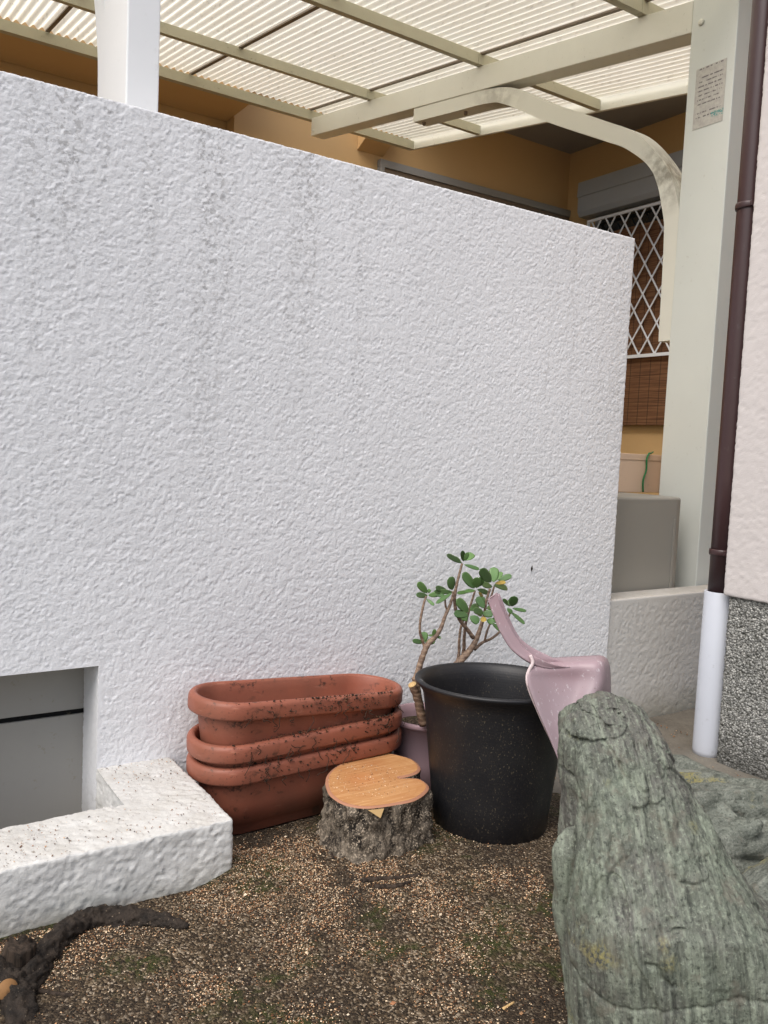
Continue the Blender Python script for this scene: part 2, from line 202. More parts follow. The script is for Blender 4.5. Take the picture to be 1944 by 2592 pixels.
# ------------------------------------------------------------------ material helpers
class NT:
    def __init__(s,name):
        s.m=bpy.data.materials.new(name); s.m.use_nodes=True; s.t=s.m.node_tree; s.t.nodes.clear()
        s.out=s.t.nodes.new('ShaderNodeOutputMaterial')
    def n(s,typ,ins=None,**props):
        nd=s.t.nodes.new('ShaderNode'+typ)
        for k,v in props.items(): setattr(nd,k,v)
        for k,v in (ins or {}).items(): s.set(nd.inputs[k],v)
        return nd
    def set(s,sock,v):
        if isinstance(v,bpy.types.NodeSocket): s.t.links.new(v,sock)
        elif isinstance(v,bpy.types.Node): s.t.links.new(v.outputs[0],sock)
        else:
            if hasattr(sock.default_value,'__len__') and not hasattr(v,'__len__'): v=(v,v,v,1)[:len(sock.default_value)]
            if hasattr(sock.default_value,'__len__') and len(v)==3 and len(sock.default_value)==4: v=tuple(v)+(1,)
            sock.default_value=v
    def co(s,kind='Object'): return s.n('TexCoord').outputs[kind]
    def mp(s,vec,scale=(1,1,1),loc=(0,0,0),rot=(0,0,0)): return s.n('Mapping',{'Vector':vec,'Scale':scale,'Location':loc,'Rotation':rot}).outputs[0]
    def noise(s,vec,scale,detail=4,rough=.55,dist=0): return s.n('TexNoise',{'Vector':vec,'Scale':scale,'Detail':detail,'Roughness':rough,'Distortion':dist}).outputs['Fac']
    def vor(s,vec,scale,feature='F1',out='Distance',rand=1): return s.n('TexVoronoi',{'Vector':vec,'Scale':scale,'Randomness':rand},feature=feature).outputs[out]
    def ramp(s,fac,stops,interp='LINEAR'):
        nd=s.n('ValToRGB',{'Fac':fac}); e=nd.color_ramp.elements; nd.color_ramp.interpolation=interp
        while len(e)<len(stops): e.new(.5)
        for el,(p,c) in zip(e,stops):
            el.position=p; el.color=(c,c,c,1) if not hasattr(c,'__len__') else tuple(c)+(1,)
        return nd.outputs[0]
    def mix(s,fac,a,b,blend='MIX'):
        nd=s.n('Mix',data_type='RGBA',blend_type=blend); s.set(nd.inputs[0],fac); s.set(nd.inputs[6],a); s.set(nd.inputs[7],b); return nd.outputs[2]
    def math(s,op,a,b=0,c=0): 
        nd=s.n('Math',operation=op); s.set(nd.inputs[0],a); s.set(nd.inputs[1],b); s.set(nd.inputs[2],c); return nd.outputs[0]
    def bump(s,h,strength=.5,dist=.005,normal=None):
        i={'Height':h,'Strength':strength,'Distance':dist}
        if normal is not None: i['Normal']=normal
        return s.n('Bump',i).outputs[0]
    def bsdf(s,color,rough=.7,normal=None,spec=.4,**kw):
        i={'Base Color':color,'Roughness':rough,'Specular IOR Level':spec}
        if normal is not None: i['Normal']=normal
        i.update(kw)
        b=s.n('BsdfPrincipled',i); s.t.links.new(b.outputs[0],s.out.inputs[0]); return s.m
def lin(r,g,b):
    f=lambda c:(c/255/12.92) if c<=10 else ((c/255+.055)/1.055)**2.4
    return (f(r),f(g),f(b))

def m_stucco(name,base,dirt=(.22,.21,.2),streak=.0,moss=0,warm=None,dirt_top_dim=0,fine_s=1.0,bump_s=1.0):
    t=NT(name); v=t.co('Object')
    g=t.noise(v,2.2,3)
    c=t.mix(t.ramp(g,[(.35,0),(.75,.35)]),base,tuple(x*.86 for x in base))
    if streak:
        sv=t.mp(v,(9,9,.7)); sn=t.noise(sv,1,2,.6); sp=t.noise(v,70,2,.65); zz=t.n('SeparateXYZ',{'Vector':v}).outputs
        topm=t.ramp(t.math('MULTIPLY',zz['Z'],1/1.9),[(.25,0.0),(.99,.9)])
        m=t.math('MULTIPLY',t.ramp(sn,[(.54,0),(.66,1)]),t.ramp(sp,[(.52,0),(.6,1)]))
        m=t.math('MULTIPLY',m,topm); m=t.math('MULTIPLY',m,streak)
        c=t.mix(m,c,dirt)
    if dirt_top_dim:
        zz=t.n('SeparateXYZ',{'Vector':v}).outputs
        gm=t.math('ADD',zz['Z'],t.math('MULTIPLY',t.math('SUBTRACT',t.noise(v,9,5,.65),.5),.16))
        m=t.math('MULTIPLY',t.ramp(gm,[(.0,1),(.13,0)]),dirt_top_dim)
        c=t.mix(m,c,(.16,.15,.09))
        sp=t.math('MULTIPLY',t.ramp(t.noise(v,95,2,.5),[(.64,0),(.7,1)]),t.ramp(t.noise(v,6,3),[(.4,0),(.65,.8)]))
        nz=t.n('SeparateXYZ',{'Vector':t.n('NewGeometry').outputs['Normal']}).outputs['Z']
        top_dim=t.math('MULTIPLY',t.ramp(t.noise(v,11,5,.65),[(.3,.18),(.7,.62)]),t.ramp(nz,[(.4,0),(.8,1)]))  # dusty colour on upward faces, also dims tops that catch too much light
        c=t.mix(top_dim,c,(.36,.33,.28))
        c=t.mix(t.math('MULTIPLY',sp,t.ramp(nz,[(.5,0),(.8,1)])),c,(.12,.085,.05))
    return t.bsdf(c,.52,t.bump(t.noise(v,240,1,.5),.35*bump_s,.002),.4)
def m_paint(name,base,rough=.45,wear=.25,stain=(.3,.25,.16),grime=.35):
    t=NT(name); v=t.co('Object'); n1=t.noise(v,3,5,.6); n2=t.noise(v,40,4,.65)
    c=t.mix(t.math('MULTIPLY',t.ramp(n1,[(.4,0),(.75,1)]),wear),base,tuple(x*.72 for x in base))
    c=t.mix(t.math('MULTIPLY',t.math('MULTIPLY',t.ramp(n2,[(.62,0),(.72,1)]),t.ramp(n1,[(.45,0),(.6,1)])),grime),c,stain)
    return t.bsdf(c,rough,t.bump(n2,.08,.002),.45)

WHITE=(.80,.812,.838)
M={}
M['wall']=m_stucco('white_stucco',WHITE,streak=.52,dirt_top_dim=.4)
M['kerb']=m_stucco('kerb_stucco',(.70,.70,.685),dirt_top_dim=.75)
M['lowwall']=m_stucco('low_wall_stucco',(.62,.61,.585),dirt_top_dim=.55)
M['pink_stucco']=m_stucco('pink_stucco',lin(195,189,187))
M['orange']=m_stucco('orange_stucco',lin(206,170,120))
def m_pebble():
    t=NT('pebble_dash'); v=t.co('Object')
    d=t.n('TexVoronoi',{'Vector':v,'Scale':150.0}); cc=d.outputs['Color']
    s=t.n('SeparateColor',{'Color':cc}).outputs[0]
    c=t.ramp(s,[(0,(.12,.12,.114)),(.22,(.19,.19,.18)),(.55,(.33,.33,.31)),(1,(.48,.475,.45))],'LINEAR')
    c=t.mix(t.ramp(d.outputs['Distance'],[(.45,0),(.85,1)]),c,(.07,.07,.06))
    z=t.n('SeparateXYZ',{'Vector':v}).outputs['Z']
    c=t.mix(t.ramp(t.math('ADD',z,t.math('MULTIPLY',t.noise(v,8,3),.1)),[(.05,.7),(.18,0)]),c,(.045,.045,.04))
    return t.bsdf(c,.75,t.bump(t.math('SUBTRACT',1,d.outputs['Distance']),.9,.006),.3)
M['pebble']=m_pebble()
M['cream']=m_paint('cream_aluminium',lin(222,221,210),.42,.22,(.24,.21,.13),.5)
M['whitepost']=m_paint('white_aluminium',lin(234,236,238),.42,.08,(.3,.28,.22),.1)
M['post']=m_paint('post_aluminium',lin(213,217,212),.42,.12,(.25,.22,.15),.25)
M['purlin']=m_paint('weathered_purlin',lin(186,181,158),.5,.4,(.12,.10,.06),.7)
M['brown_pipe']=m_paint('brown_pvc',lin(62,43,44),.34,.35,(.12,.10,.10),.3)
M['grey_pipe']=m_paint('grey_pvc',lin(190,194,203),.4,.15,(.12,.12,.1),.35)
M['joint']=m_paint('brown_joint',(.2,.155,.115),.6)
M['alu']=m_paint('grey_aluminium',lin(150,150,148),.4,.2)
M['shutter']=m_paint('shutter_metal',lin(168,172,176),.4,.2)
M['panel']=m_paint('grey_panel',lin(160,157,151),.55,.3,(.2,.17,.08),.5)
M['bin']=m_paint('greige_plastic',lin(150,147,139),.5,.15,(.1,.1,.1),.15)
M['dark']=m_paint('black_gap',(.01,.009,.009),.8)
M['soffit']=m_paint('grey_soffit',lin(150,146,142),.7)
M['card']=m_paint('cardboard',lin(216,186,160),.8,.1)
M['string']=m_paint('green_string',(.02,.16,.05),.7)
def m_roof():
    t=NT('translucent_roof_sheet'); v=t.co('Object'); n=t.noise(v,2.5,4); sp=t.noise(t.mp(v,(40,10,40)),1,4,.6)
    c=t.mix(t.ramp(n,[(.35,0),(.7,.5)]),(.95,.93,.82),(.91,.88,.74))
    c=t.mix(t.math('MULTIPLY',t.ramp(sp,[(.58,0),(.7,1)]),.35),c,(.35,.31,.22))
    d=t.n('BsdfDiffuse',{'Color':c}); tr=t.n('BsdfTranslucent',{'Color':c}); gl=t.n('BsdfGlossy',{'Color':(.9,.9,.9),'Roughness':.25})
    a=t.n('MixShader',{0:.88,1:d.outputs[0],2:tr.outputs[0]}); b=t.n('MixShader',{0:.05,1:a.outputs[0],2:gl.outputs[0]})
    t.t.links.new(b.outputs[0],t.out.inputs[0]); return t.m
M['roof']=m_roof()
def m_terracotta():
    t=NT('terracotta_plastic'); v=t.co('Object'); n=t.noise(v,9,5,.6); n2=t.noise(v,60,4,.7); big=t.noise(v,3.2,3)
    c=t.mix(t.ramp(n,[(.35,0),(.7,.7)]),lin(154,90,70),lin(130,77,61))
    c=t.mix(t.math('MULTIPLY',t.ramp(t.noise(t.mp(v,(14,14,60)),1,5,.7),[(.6,0),(.72,1)]),.5),c,lin(186,128,106))
    dm=t.math('MULTIPLY',t.ramp(t.noise(v,38,5,.75),[(.52,0),(.60,1)]),t.ramp(t.noise(t.mp(v,(1,1,2.2)),7.5,3,.6),[(.50,0),(.60,1)]))
    c=t.mix(t.math('MULTIPLY',dm,.9),c,(.018,.014,.011))
    z=t.n('SeparateXYZ',{'Vector':v}).outputs['Z']
    dust=t.math('MULTIPLY',t.ramp(t.noise(v,5,4,.6),[(.38,.1),(.66,.7)]),t.ramp(z,[(.0,1),(.16,.6)]))
    c=t.mix(dust,c,lin(112,78,62))
    return t.bsdf(c,t.ramp(n,[(.3,.42),(.7,.65)]),t.bump(n2,.1,.003),.4)
M['terra']=m_terracotta()
def m_black():
    t=NT('black_plastic'); v=t.co('Object'); n2=t.noise(t.mp(v,(1,1,.55)),270,3,.6); big=t.noise(v,7,4,.6)
    z=t.n('SeparateXYZ',{'Vector':v}).outputs
    m=t.math('MULTIPLY',t.ramp(n2,[(.62,0),(.68,.8)]),t.ramp(big,[(.4,.2),(.58,1)]))
    m=t.math('MULTIPLY',m,t.ramp(z['Z'],[(.38,1),(.41,.1)]))
    c=t.mix(m,(.010,.010,.012),(.16,.13,.085))
    c=t.mix(t.math('MULTIPLY',t.ramp(big,[(.4,0),(.8,1)]),.25),c,(.045,.042,.038))
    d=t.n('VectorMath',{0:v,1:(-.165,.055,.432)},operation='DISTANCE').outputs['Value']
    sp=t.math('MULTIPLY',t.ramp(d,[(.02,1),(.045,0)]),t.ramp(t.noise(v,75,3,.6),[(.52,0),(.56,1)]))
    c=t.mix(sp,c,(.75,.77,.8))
    rib=t.n('TexWave',{'Vector':v,'Scale':42.0,'Distortion':.3},bands_direction='Z').outputs['Fac']
    return t.bsdf(c,.47,t.bump(rib,.035,.002),.4)
M['black']=m_black()
M['mauve']=m_paint('mauve_plastic',lin(158,132,139),.55,.5,(.10,.08,.08),.4)
def m_pink():
    t=NT('pink_plastic'); v=t.co('Object'); n=t.noise(v,5,4); s=t.noise(t.mp(v,(120,40,60),rot=(.3,.5,.2)),1,5,.7)
    c=t.mix(t.ramp(n,[(.35,0),(.7,.6)]),lin(152,128,134),lin(146,136,141))
    c=t.mix(t.math('MULTIPLY',t.ramp(s,[(.60,0),(.68,1)]),.6),c,(.62,.58,.6))
    c=t.mix(t.math('MULTIPLY',t.ramp(t.noise(v,130,2),[(.7,0),(.75,1)]),.6),c,(.15,.11,.09))
    return t.bsdf(c,.42,None,.45)
M['pink']=m_pink(); M['lip']=m_paint('worn_pink_edge',lin(212,194,194),.5,.3,(.2,.15,.12),.6)
def m_bark():
    t=NT('stump_bark'); v=t.co('Object'); n=t.noise(t.mp(v,(1,1,.4)),60,6,.72); b=t.noise(t.mp(v,(1,1,.6)),30,5,.7); s=t.noise(v,210,2,.5); g=t.noise(v,7,3)
    c=t.mix(t.ramp(n,[(.38,0),(.62,1)]),(.045,.036,.027),(.21,.175,.135))
    c=t.mix(t.ramp(b,[(.5,0),(.6,.9)]),c,(.012,.010,.009))
    c=t.mix(t.math('MULTIPLY',t.ramp(s,[(.55,0),(.62,1)]),t.ramp(g,[(.38,.3),(.6,1)])),c,(.45,.37,.28))
    return t.bsdf(c,.85,t.bump(n,.8,.008),.2)
M['bark']=m_bark()
def m_wood():
    t=NT('fresh_cut_wood'); v=t.co('Object')
    sp=t.n('SeparateXYZ',{'Vector':v}).outputs
    w=t.n('VectorMath',{0:v,1:t.n('Combine'+'XYZ',{'X':t.math('MULTIPLY',t.noise(v,9,2),.05),'Y':t.math('MULTIPLY',t.noise(t.mp(v,loc=(3,1,0)),9,2),.05)}).outputs[0]},operation='ADD').outputs[0]
    dist=t.n('VectorMath',{0:w,1:(.01,.045,.13)},operation='DISTANCE').outputs['Value']
    ring=t.math('SINE',t.math('MULTIPLY',t.math('ADD',dist,t.math('MULTIPLY',t.noise(v,30,3),.012)),330)); 
    g=t.noise(v,6,4); 
    c=t.mix(t.ramp(g,[(.35,0),(.7,1)]),lin(186,138,90),lin(168,114,70))
    c=t.mix(t.math('MULTIPLY',t.ramp(ring,[(.2,0),(1,1)]),.16),c,lin(160,96,50))
    c=t.mix(t.ramp(dist,[(.02,.35),(.06,0)]),c,lin(190,120,70))
    s=t.noise(v,220,2,.5)
    c=t.mix(t.ramp(s,[(.70,0),(.74,.9)]),c,lin(242,214,176))
    c=t.mix(t.ramp(t.noise(t.mp(v,loc=(5,5,5)),150,2,.5),[(.73,0),(.76,.9)]),c,(.06,.035,.02))
    saw=t.noise(t.mp(v,(6,140,1),rot=(0,0,.5)),1,3)
    c=t.mix(t.ramp(saw,[(.5,0),(.7,.35)]),c,lin(226,184,136)); c=t.mix(t.ramp(t.noise(v,3.5,4,.6),[(.5,0),(.7,.4)]),c,lin(150,92,56))
    return t.bsdf(c,.6,t.bump(saw,.15,.002),.3)
M['wood']=m_wood()
M['innerbark']=m_paint('inner_bark',lin(166,118,92),.7,.5,(.2,.1,.07),.5)
def m_rock(name,a,b,pale,dark,vert=(1,1,.16),scale=14):
    t=NT(name); v=t.co('Object'); vr=t.mp(t.mp(t.mp(v,rot=(0,0,R(33.64))),rot=(0,.12,0)),(1,.2,1)) if vert[2]<1 else v
    st=t.noise(t.mp(vr,vert),scale*2.6,6,.7); fs=t.noise(t.mp(vr,(1,1,.5*vert[2]) if vert[2]<1 else (.2,1,1)),scale*9,5,.7); st2=t.noise(t.mp(vr,(1,1,.3)),scale*6,4,.7); bl=t.noise(v,scale*.55,5,.65); sp=t.noise(v,150,3,.65)
    c=t.mix(t.ramp(bl,[(.36,0),(.62,1)]),a,b)
    c=t.mix(t.ramp(st,[(.50,0),(.66,.7)]),c,pale)
    c=t.mix(t.ramp(fs,[(.52,0),(.70,.6)]),c,pale)
    c=t.mix(t.ramp(fs,[(.34,.7),(.46,0)]),c,dark)
    c=t.mix(t.math('MULTIPLY',t.ramp(st2,[(.5,0),(.66,1)]),.3),c,dark)
    c=t.mix(t.ramp(sp,[(.56,0),(.68,.6)]),c,pale); c=t.mix(t.ramp(sp,[(.32,.75),(.45,0)]),c,dark); c=t.mix(t.ramp(t.noise(t.mp(v,loc=(7,3,1)),22,4,.7),[(.56,0),(.66,.5)]),c,(.13,.115,.09))
    lich=t.math('MULTIPLY',t.ramp(t.noise(t.mp(v,loc=(2,0,4)),5.5,3),[(.61,0),(.68,1)]),t.ramp(sp,[(.42,0),(.55,.8)]))
    c=t.mix(lich,c,(.24,.21,.07))
    return t.bsdf(c,.68,t.bump(t.math('ADD',t.math('ADD',st,fs),t.math('MULTIPLY',sp,.5)),.7,.005),.35)
M['rock']=m_rock('green_schist',(.130,.150,.115),(.105,.102,.09),(.275,.31,.24),(.03,.034,.028))
M['rock2']=m_rock('grey_green_stone',(.14,.155,.13),(.095,.10,.085),(.26,.275,.235),(.03,.035,.028),(.5,1,1),8)
def m_soil():
    t=NT('gritty_soil'); v=t.co('Object')
    d=t.n('TexVoronoi',{'Vector':v,'Scale':230.0}); s=t.n('SeparateColor',{'Color':d.outputs['Color']}).outputs
    grain=t.ramp(s[0],[(0,(.018,.012,.007)),(.4,(.05,.034,.019)),(.68,(.11,.075,.042)),(.86,(.22,.165,.105)),(1,(.42,.34,.25))])
    patch=t.noise(v,4.5,4,.6)
    c=t.mix(t.ramp(patch,[(.38,.7),(.58,.1)]),grain,(.026,.018,.012))
    mo=t.math('MULTIPLY',t.ramp(t.noise(t.mp(v,loc=(4,2,0)),6.5,3),[(.54,0),(.64,1)]),t.ramp(t.noise(v,60,3),[(.4,0),(.6,.9)]))
    c=t.mix(mo,c,(.035,.042,.008))
    return t.bsdf(c,.85,t.bump(t.math('ADD',t.math('SUBTRACT',1,d.outputs['Distance']),t.noise(v,90,4)),.9,.006),.25)
M['soil']=m_soil()
def m_attr(name,rough=.7):
    t=NT(name); a=t.n('VertexColor'); a.layer_name='col'
    return t.bsdf(a.outputs['Color'],rough,None,.3)
M['grain']=m_attr('gravel_grains',.75)
def m_concrete():
    t=NT('old_concrete'); v=t.co('Object'); n=t.noise(v,5,5,.6); f=t.noise(v,120,4,.7); s=t.noise(v,60,2)
    c=t.mix(t.ramp(n,[(.35,0),(.7,1)]),(.17,.155,.13),(.095,.085,.07))
    c=t.mix(t.ramp(f,[(.58,0),(.7,.6)]),c,(.3,.25,.18)); c=t.mix(t.ramp(f,[(.3,.6),(.42,0)]),c,(.04,.035,.03))
    return t.bsdf(c,.85,t.bump(f,.4,.004),.3)
M['concrete']=m_concrete()
def m_root():
    t=NT('rotten_wood'); v=t.co('Object'); n=t.noise(v,40,5,.65); s=t.noise(v,200,2)
    c=t.mix(t.ramp(n,[(.35,0),(.7,1)]),(.009,.007,.0055),(.042,.031,.023))
    c=t.mix(t.ramp(s,[(.69,0),(.73,.8)]),c,(.3,.23,.16))
    return t.bsdf(c,.8,t.bump(n,1.0,.008),.25)
M['root']=m_root()
def m_stubwood():
    t=NT('weathered_stub'); v=t.co('Object'); n=t.noise(t.mp(v,(1,1,.12)),110,4,.6)
    c=t.mix(t.ramp(n,[(.35,0),(.7,1)]),(.015,.011,.008),(.07,.05,.037)); return t.bsdf(c,.85,t.bump(n,.8,.005),.2)
M['stub']=m_stubwood()
def m_stem():
    t=NT('jade_stem'); v=t.co('Object'); w=t.n('TexWave',{'Vector':v,'Scale':22.0,'Distortion':5.0,'Detail':2.0},bands_direction='Z').outputs['Fac']; n=t.noise(v,60,4)
    c=t.mix(t.ramp(n,[(.35,0),(.7,1)]),lin(106,86,74),lin(146,124,104)); c=t.mix(t.ramp(w,[(.0,.4),(.14,0)]),c,(.06,.04,.03))
    return t.bsdf(c,.6,t.bump(w,.3,.003),.35)
M['stem']=m_stem()
def m_leaf(name,a,b):
    t=NT(name); v=t.co('Object'); n=t.noise(v,45,3); r=t.n('ObjectInfo').outputs['Random']
    c=t.mix(t.ramp(n,[(.35,0),(.7,1)]),a,b); c=t.mix(t.math('MULTIPLY',r,.45),c,(.02,.06,.025))
    return t.bsdf(c,.34,None,.5)
M['leaf']=m_leaf('jade_leaf',(.11,.22,.055),(.15,.26,.10))
M['leafy']=m_leaf('yellow_leaf',(.5,.36,.06),(.42,.28,.08))
M['cutend']=m_paint('cut_branch',lin(194,162,112),.7,.4,(.1,.06,.03),.4)

# ------------------------------------------------------------------ the ground
def soil_z(X,Y):
    P=np.stack([X,Y,np.zeros_like(X)],1)
    z=.047-.032*ss(1.72,2.0,Y)+.012*pn(P,3,1)+.006*pn(P,11,2)
    z=z+.035*np.exp(-((X-.80)**2+(Y-1.70)**2)/.012)*0+.03*np.exp(-((X-.79)**2+(Y-1.74)**2)/.006)
    z=z+.008*np.exp(-((X-1.17)**2+(Y-1.76)**2)/.05)
    z=z-.05*ss(1.62,1.95,X)*1.0
    return z
gm=MB().add([(-60,-60,-.06),(60,-60,-.06),(60,60,-.06),(-60,60,-.06)],[(0,1,2,3)]).mesh('ground')
link('ground',gm,M['concrete'],kind='structure')
gx=np.concatenate([np.arange(-1.6,0,.05),np.arange(0,1.9,.0075),np.arange(1.9,2.55,.05)]); gy=np.concatenate([np.arange(-1.2,.75,.05),np.arange(.75,2.14,.0075)])
A,B=np.meshgrid(gx,gy,indexing='ij'); X=A.ravel(); Y=B.ravel(); P=np.stack([X,Y,0*X],1)
Z=soil_z(X,Y)+.0035*fbm(P,55,3,7)
n0,n1=A.shape; idx=np.arange(n0*n1).reshape(n0,n1)
F=np.stack([idx[:-1,:-1],idx[1:,:-1],idx[1:,1:],idx[:-1,1:]],-1).reshape(-1,4)
link('soil',mesh_np('soil',np.stack([X,Y,Z],1),F),M['soil'],kind='structure')
# concrete apron along the house
gx=np.arange(1.72,3.2,.02); gy=np.arange(-1.2,2.15,.02); A,B=np.meshgrid(gx,gy,indexing='ij'); X=A.ravel();Y=B.ravel();P=np.stack([X,Y,0*X],1)
Z=.004+.006*fbm(P,6,4,3)-.04*(1-ss(1.72,1.95,X+.08*pn(P,4,4)))
n0,n1=A.shape; idx=np.arange(n0*n1).reshape(n0,n1)
F=np.stack([idx[:-1,:-1],idx[1:,:-1],idx[1:,1:],idx[:-1,1:]],-1).reshape(-1,4)
link('path',mesh_np('path',np.stack([X,Y,Z],1),F),M['concrete'],kind='structure')

# ------------------------------------------------------------------ tall white wall with its recess
WY=2.14; WT=.128; WTOP=1.867; WX1=2.49; NX0=.08; NX=.567; NZ=.459; NB=2.285
res=.0028
gx=np.concatenate([grid_axis(-1.4,-.9,.02)[:-1],grid_axis(-.9,NX0,.0065)[:-1],grid_axis(NX0,.2,.0065)[:-1],grid_axis(.2,NX,res)[:-1],grid_axis(NX,WX1,res)])
gz=np.concatenate([grid_axis(-.05,.0,.02)[:-1],grid_axis(.0,NZ,res)[:-1],grid_axis(NZ,WTOP,res)]); gy=grid_axis(WY,WY+WT,.0128)
hs_=stucco_h(.0020,68,0)
hole=lambda c,ax,side:(ax==1)&(side<0)&(c[:,0]<NX)&(c[:,0]>NX0)&(c[:,2]<NZ)
def fade(P):
    dx=np.abs(P[:,0]-NX); dz=np.abs(P[:,2]-NZ)
    e=np.where(P[:,2]<NZ,dx,np.where(P[:,0]<NX,dz,np.hypot(dx,dz)))
    return np.where(P[:,1]<WY+.01,ss(.0,.012,e),1)
V,F=rbox((-1.4,WY,-.05),(WX1,WY+WT,WTOP),.006,gx,gy,gz,[(1,-1),(2,1),(0,1)],hs_,hole,fade)
wall=link('stucco_wall',mesh_np('stucco_wall',V,F),M['wall'],label='tall white rough stucco garden wall with a rectangular recess at lower left',cat='wall')
# reveal of the recess and back of the wall
gzr=grid_axis(-.05,NZ,.004); gyr=grid_axis(WY,NB,.004); A,B=np.meshgrid(gyr,gzr,indexing='ij')
P=np.stack([np.full(A.size,NX),A.ravel(),B.ravel()],1); h=hs_(P)*.8*ss(0,.012,P[:,1]-WY)*ss(0,.01,NZ-P[:,2])
P[:,0]-=np.maximum(h,-.002)+.0; n0,n1=A.shape; idx=np.arange(n0*n1).reshape(n0,n1); F=np.stack([idx[:-1,:-1],idx[:-1,1:],idx[1:,1:],idx[1:,:-1]],-1).reshape(-1,4)
link('recess_side',mesh_np('recess_side',P,F),M['wall'],wall)
link('recess_side',MB().box((NX0-.02,WY+.004,-.05),(NX0,NB,NZ+.0004)).mesh('recess_side'),M['wall'],wall)  # unseen left side, added close by to keep light from the left out
link('recess_lintel',MB().box((-1.4,WY+.004,NZ+.0005),(NX+.02,NB,NZ+.03)).mesh('recess_lintel'),M['wall'],wall)
link('wall_back',MB().box((-1.4,WY+WT-.004,-.05),(WX1-.004,WY+WT-.002,WTOP-.003)).mesh('wall_back') if False else MB().box((-1.4,NB+.02,-.05),(NX+.06,NB+.03,NZ+.05)).mesh('recess_back'),M['dark'],wall)
link('recess_panel',box_mesh('recess_panel',(-1.4,NB,-.05),(NX+.012,NB+.008,.292),.001),M['panel'],wall)
link('recess_panel',box_mesh('recess_panel',(-1.4,NB,.306),(NX+.012,NB+.008,NZ+.01),.001),M['panel'],wall)

# low kerb in front of the recess
def kerb():
    poly=None
    K0,K1=1.711,1.898; X0=.764; r=.007; top=.187; hk=stucco_h(.0038,54,4)
    def hk2(P): return hk(P)+.006*pn(P,9,31)
    res=.0042
    Vs=[];Fs=[];b=0
    # front bar
    gx=np.concatenate([grid_axis(-.12,NX0,.006)[:-1],grid_axis(NX0,.2,.006)[:-1],grid_axis(.2,NX,res)[:-1],grid_axis(NX,X0,res)]); gz=grid_axis(-.03,top,res)
    gy1=grid_axis(K0,K1,res); gy2=grid_axis(K1,WY,res); gyA=np.concatenate([gy1[:-1],gy2])
    hole=lambda c,ax,side:((ax==2)&(c[:,0]<NX)&(c[:,0]>NX0)&(c[:,1]>K1))
    V,F=rbox((-.12,K0,-.03),(X0,WY+.02,top),r,gx,gyA,gz,[(1,-1),(2,1),(0,1),(0,-1)],hk2,hole)
    Vs.append(V);Fs.append(F);b=len(V)
    # inner faces
    A,B=np.meshgrid(grid_axis(K1,WY,res),grid_axis(-.03,top,res),indexing='ij'); P=np.stack([np.full(A.size,NX),A.ravel(),B.ravel()],1)
    P0=P.copy(); hh=hk2(P); P[:,0]-=hh*ss(0,.01,top-P0[:,2]); P[:,2]+=np.where(P0[:,2]>top-1e-6,hk2(P0),0)
    n0,n1=A.shape; idx=np.arange(n0*n1).reshape(n0,n1); F2=np.stack([idx[:-1,:-1],idx[:-1,1:],idx[1:,1:],idx[1:,:-1]],-1).reshape(-1,4)
    Vs.append(P);Fs.append(F2+b);b+=len(P)
    Vs.append(np.array([(NX0,K1,-.03),(NX0,WY,-.03),(NX0,WY,top),(NX0,K1,top)])); Fs.append(np.array([(0,1,2,3)])+b); b+=4
    A,B=np.meshgrid(np.concatenate([grid_axis(NX0,.2,.006)[:-1],grid_axis(.2,NX,res)]),grid_axis(-.03,top,res),indexing='ij'); P=np.stack([A.ravel(),np.full(A.size,K1),B.ravel()],1)
    P0=P.copy(); P[:,2]+=np.where(P0[:,2]>top-1e-6,hk2(P0),0)
    n0,n1=A.shape; idx=np.arange(n0*n1).reshape(n0,n1); F2=np.stack([idx[:-1,:-1],idx[:-1,1:],idx[1:,1:],idx[1:,:-1]],-1).reshape(-1,4)
    Vs.append(P);Fs.append(F2+b)
    return mesh_np('stucco_kerb',np.vstack(Vs),np.vstack(Fs))
link('stucco_kerb',kerb(),M['kerb'],label='low white L-shaped stucco kerb with dirt specks on its flat top',cat='kerb')

# low wall to the right
gx=grid_axis(WX1+.002,3.4,.0052); gz=grid_axis(-.05,.506,.0052); gy=grid_axis(WY+.008,WY+WT,.01)
hl0=stucco_h(.0023,54,8)
def hl(P): return hl0(P)*ss(.0,.03,.506-P[:,2]+.012*pn(P,10,3)-.012)
V,F=rbox((WX1+.002,WY+.008,-.05),(3.4,WY+WT,.506),.007,gx,gy,gz,[(1,-1),(2,1),(0,-1),(1,1)],hl)
link('low_wall',mesh_np('low_wall',V,F),M['lowwall'],label='low grey-white stucco wall between tall wall and downpipe',cat='wall')

# ------------------------------------------------------------------ house on the right
hs=empty('pink_house',(2.58,1.72,0),'pale pink stucco house wall over a grey pebble-dash plinth at right edge','house')
gy=np.concatenate([grid_axis(-2.0,.8,.05)[:-1],grid_axis(.8,1.722,.0062)]); gz=np.concatenate([grid_axis(.592,2.6,.0062)[:-1],grid_axis(2.6,5.0,.05)]); gx=grid_axis(2.568,3.0,.02)
V,F=rbox((2.568,-2.0,.592),(3.0,1.722,5.0),.01,gx,gy,gz,[(0,-1),(1,1),(2,-1)],stucco_h(.0025,56,12))
link('wall',rel(mesh_np('wall',V,F),hs),M['pink_stucco'],hs)
gz=grid_axis(-.06,.60,.0056); gy=np.concatenate([grid_axis(-2.0,.9,.05)[:-1],grid_axis(.9,1.705,.0056)])
def peb(P): return .0035*ss(-.1,.3,pn(P,120,20))+.002*pn(P,60,21)
V,F=rbox((2.582,-2.0,-.06),(3.0,1.705,.60),.008,gx,gy,gz,[(0,-1),(1,1)],peb)
link('plinth',rel(mesh_np('plinth',V,F),hs),M['pebble'],hs,label='grey pebble-dash plinth')

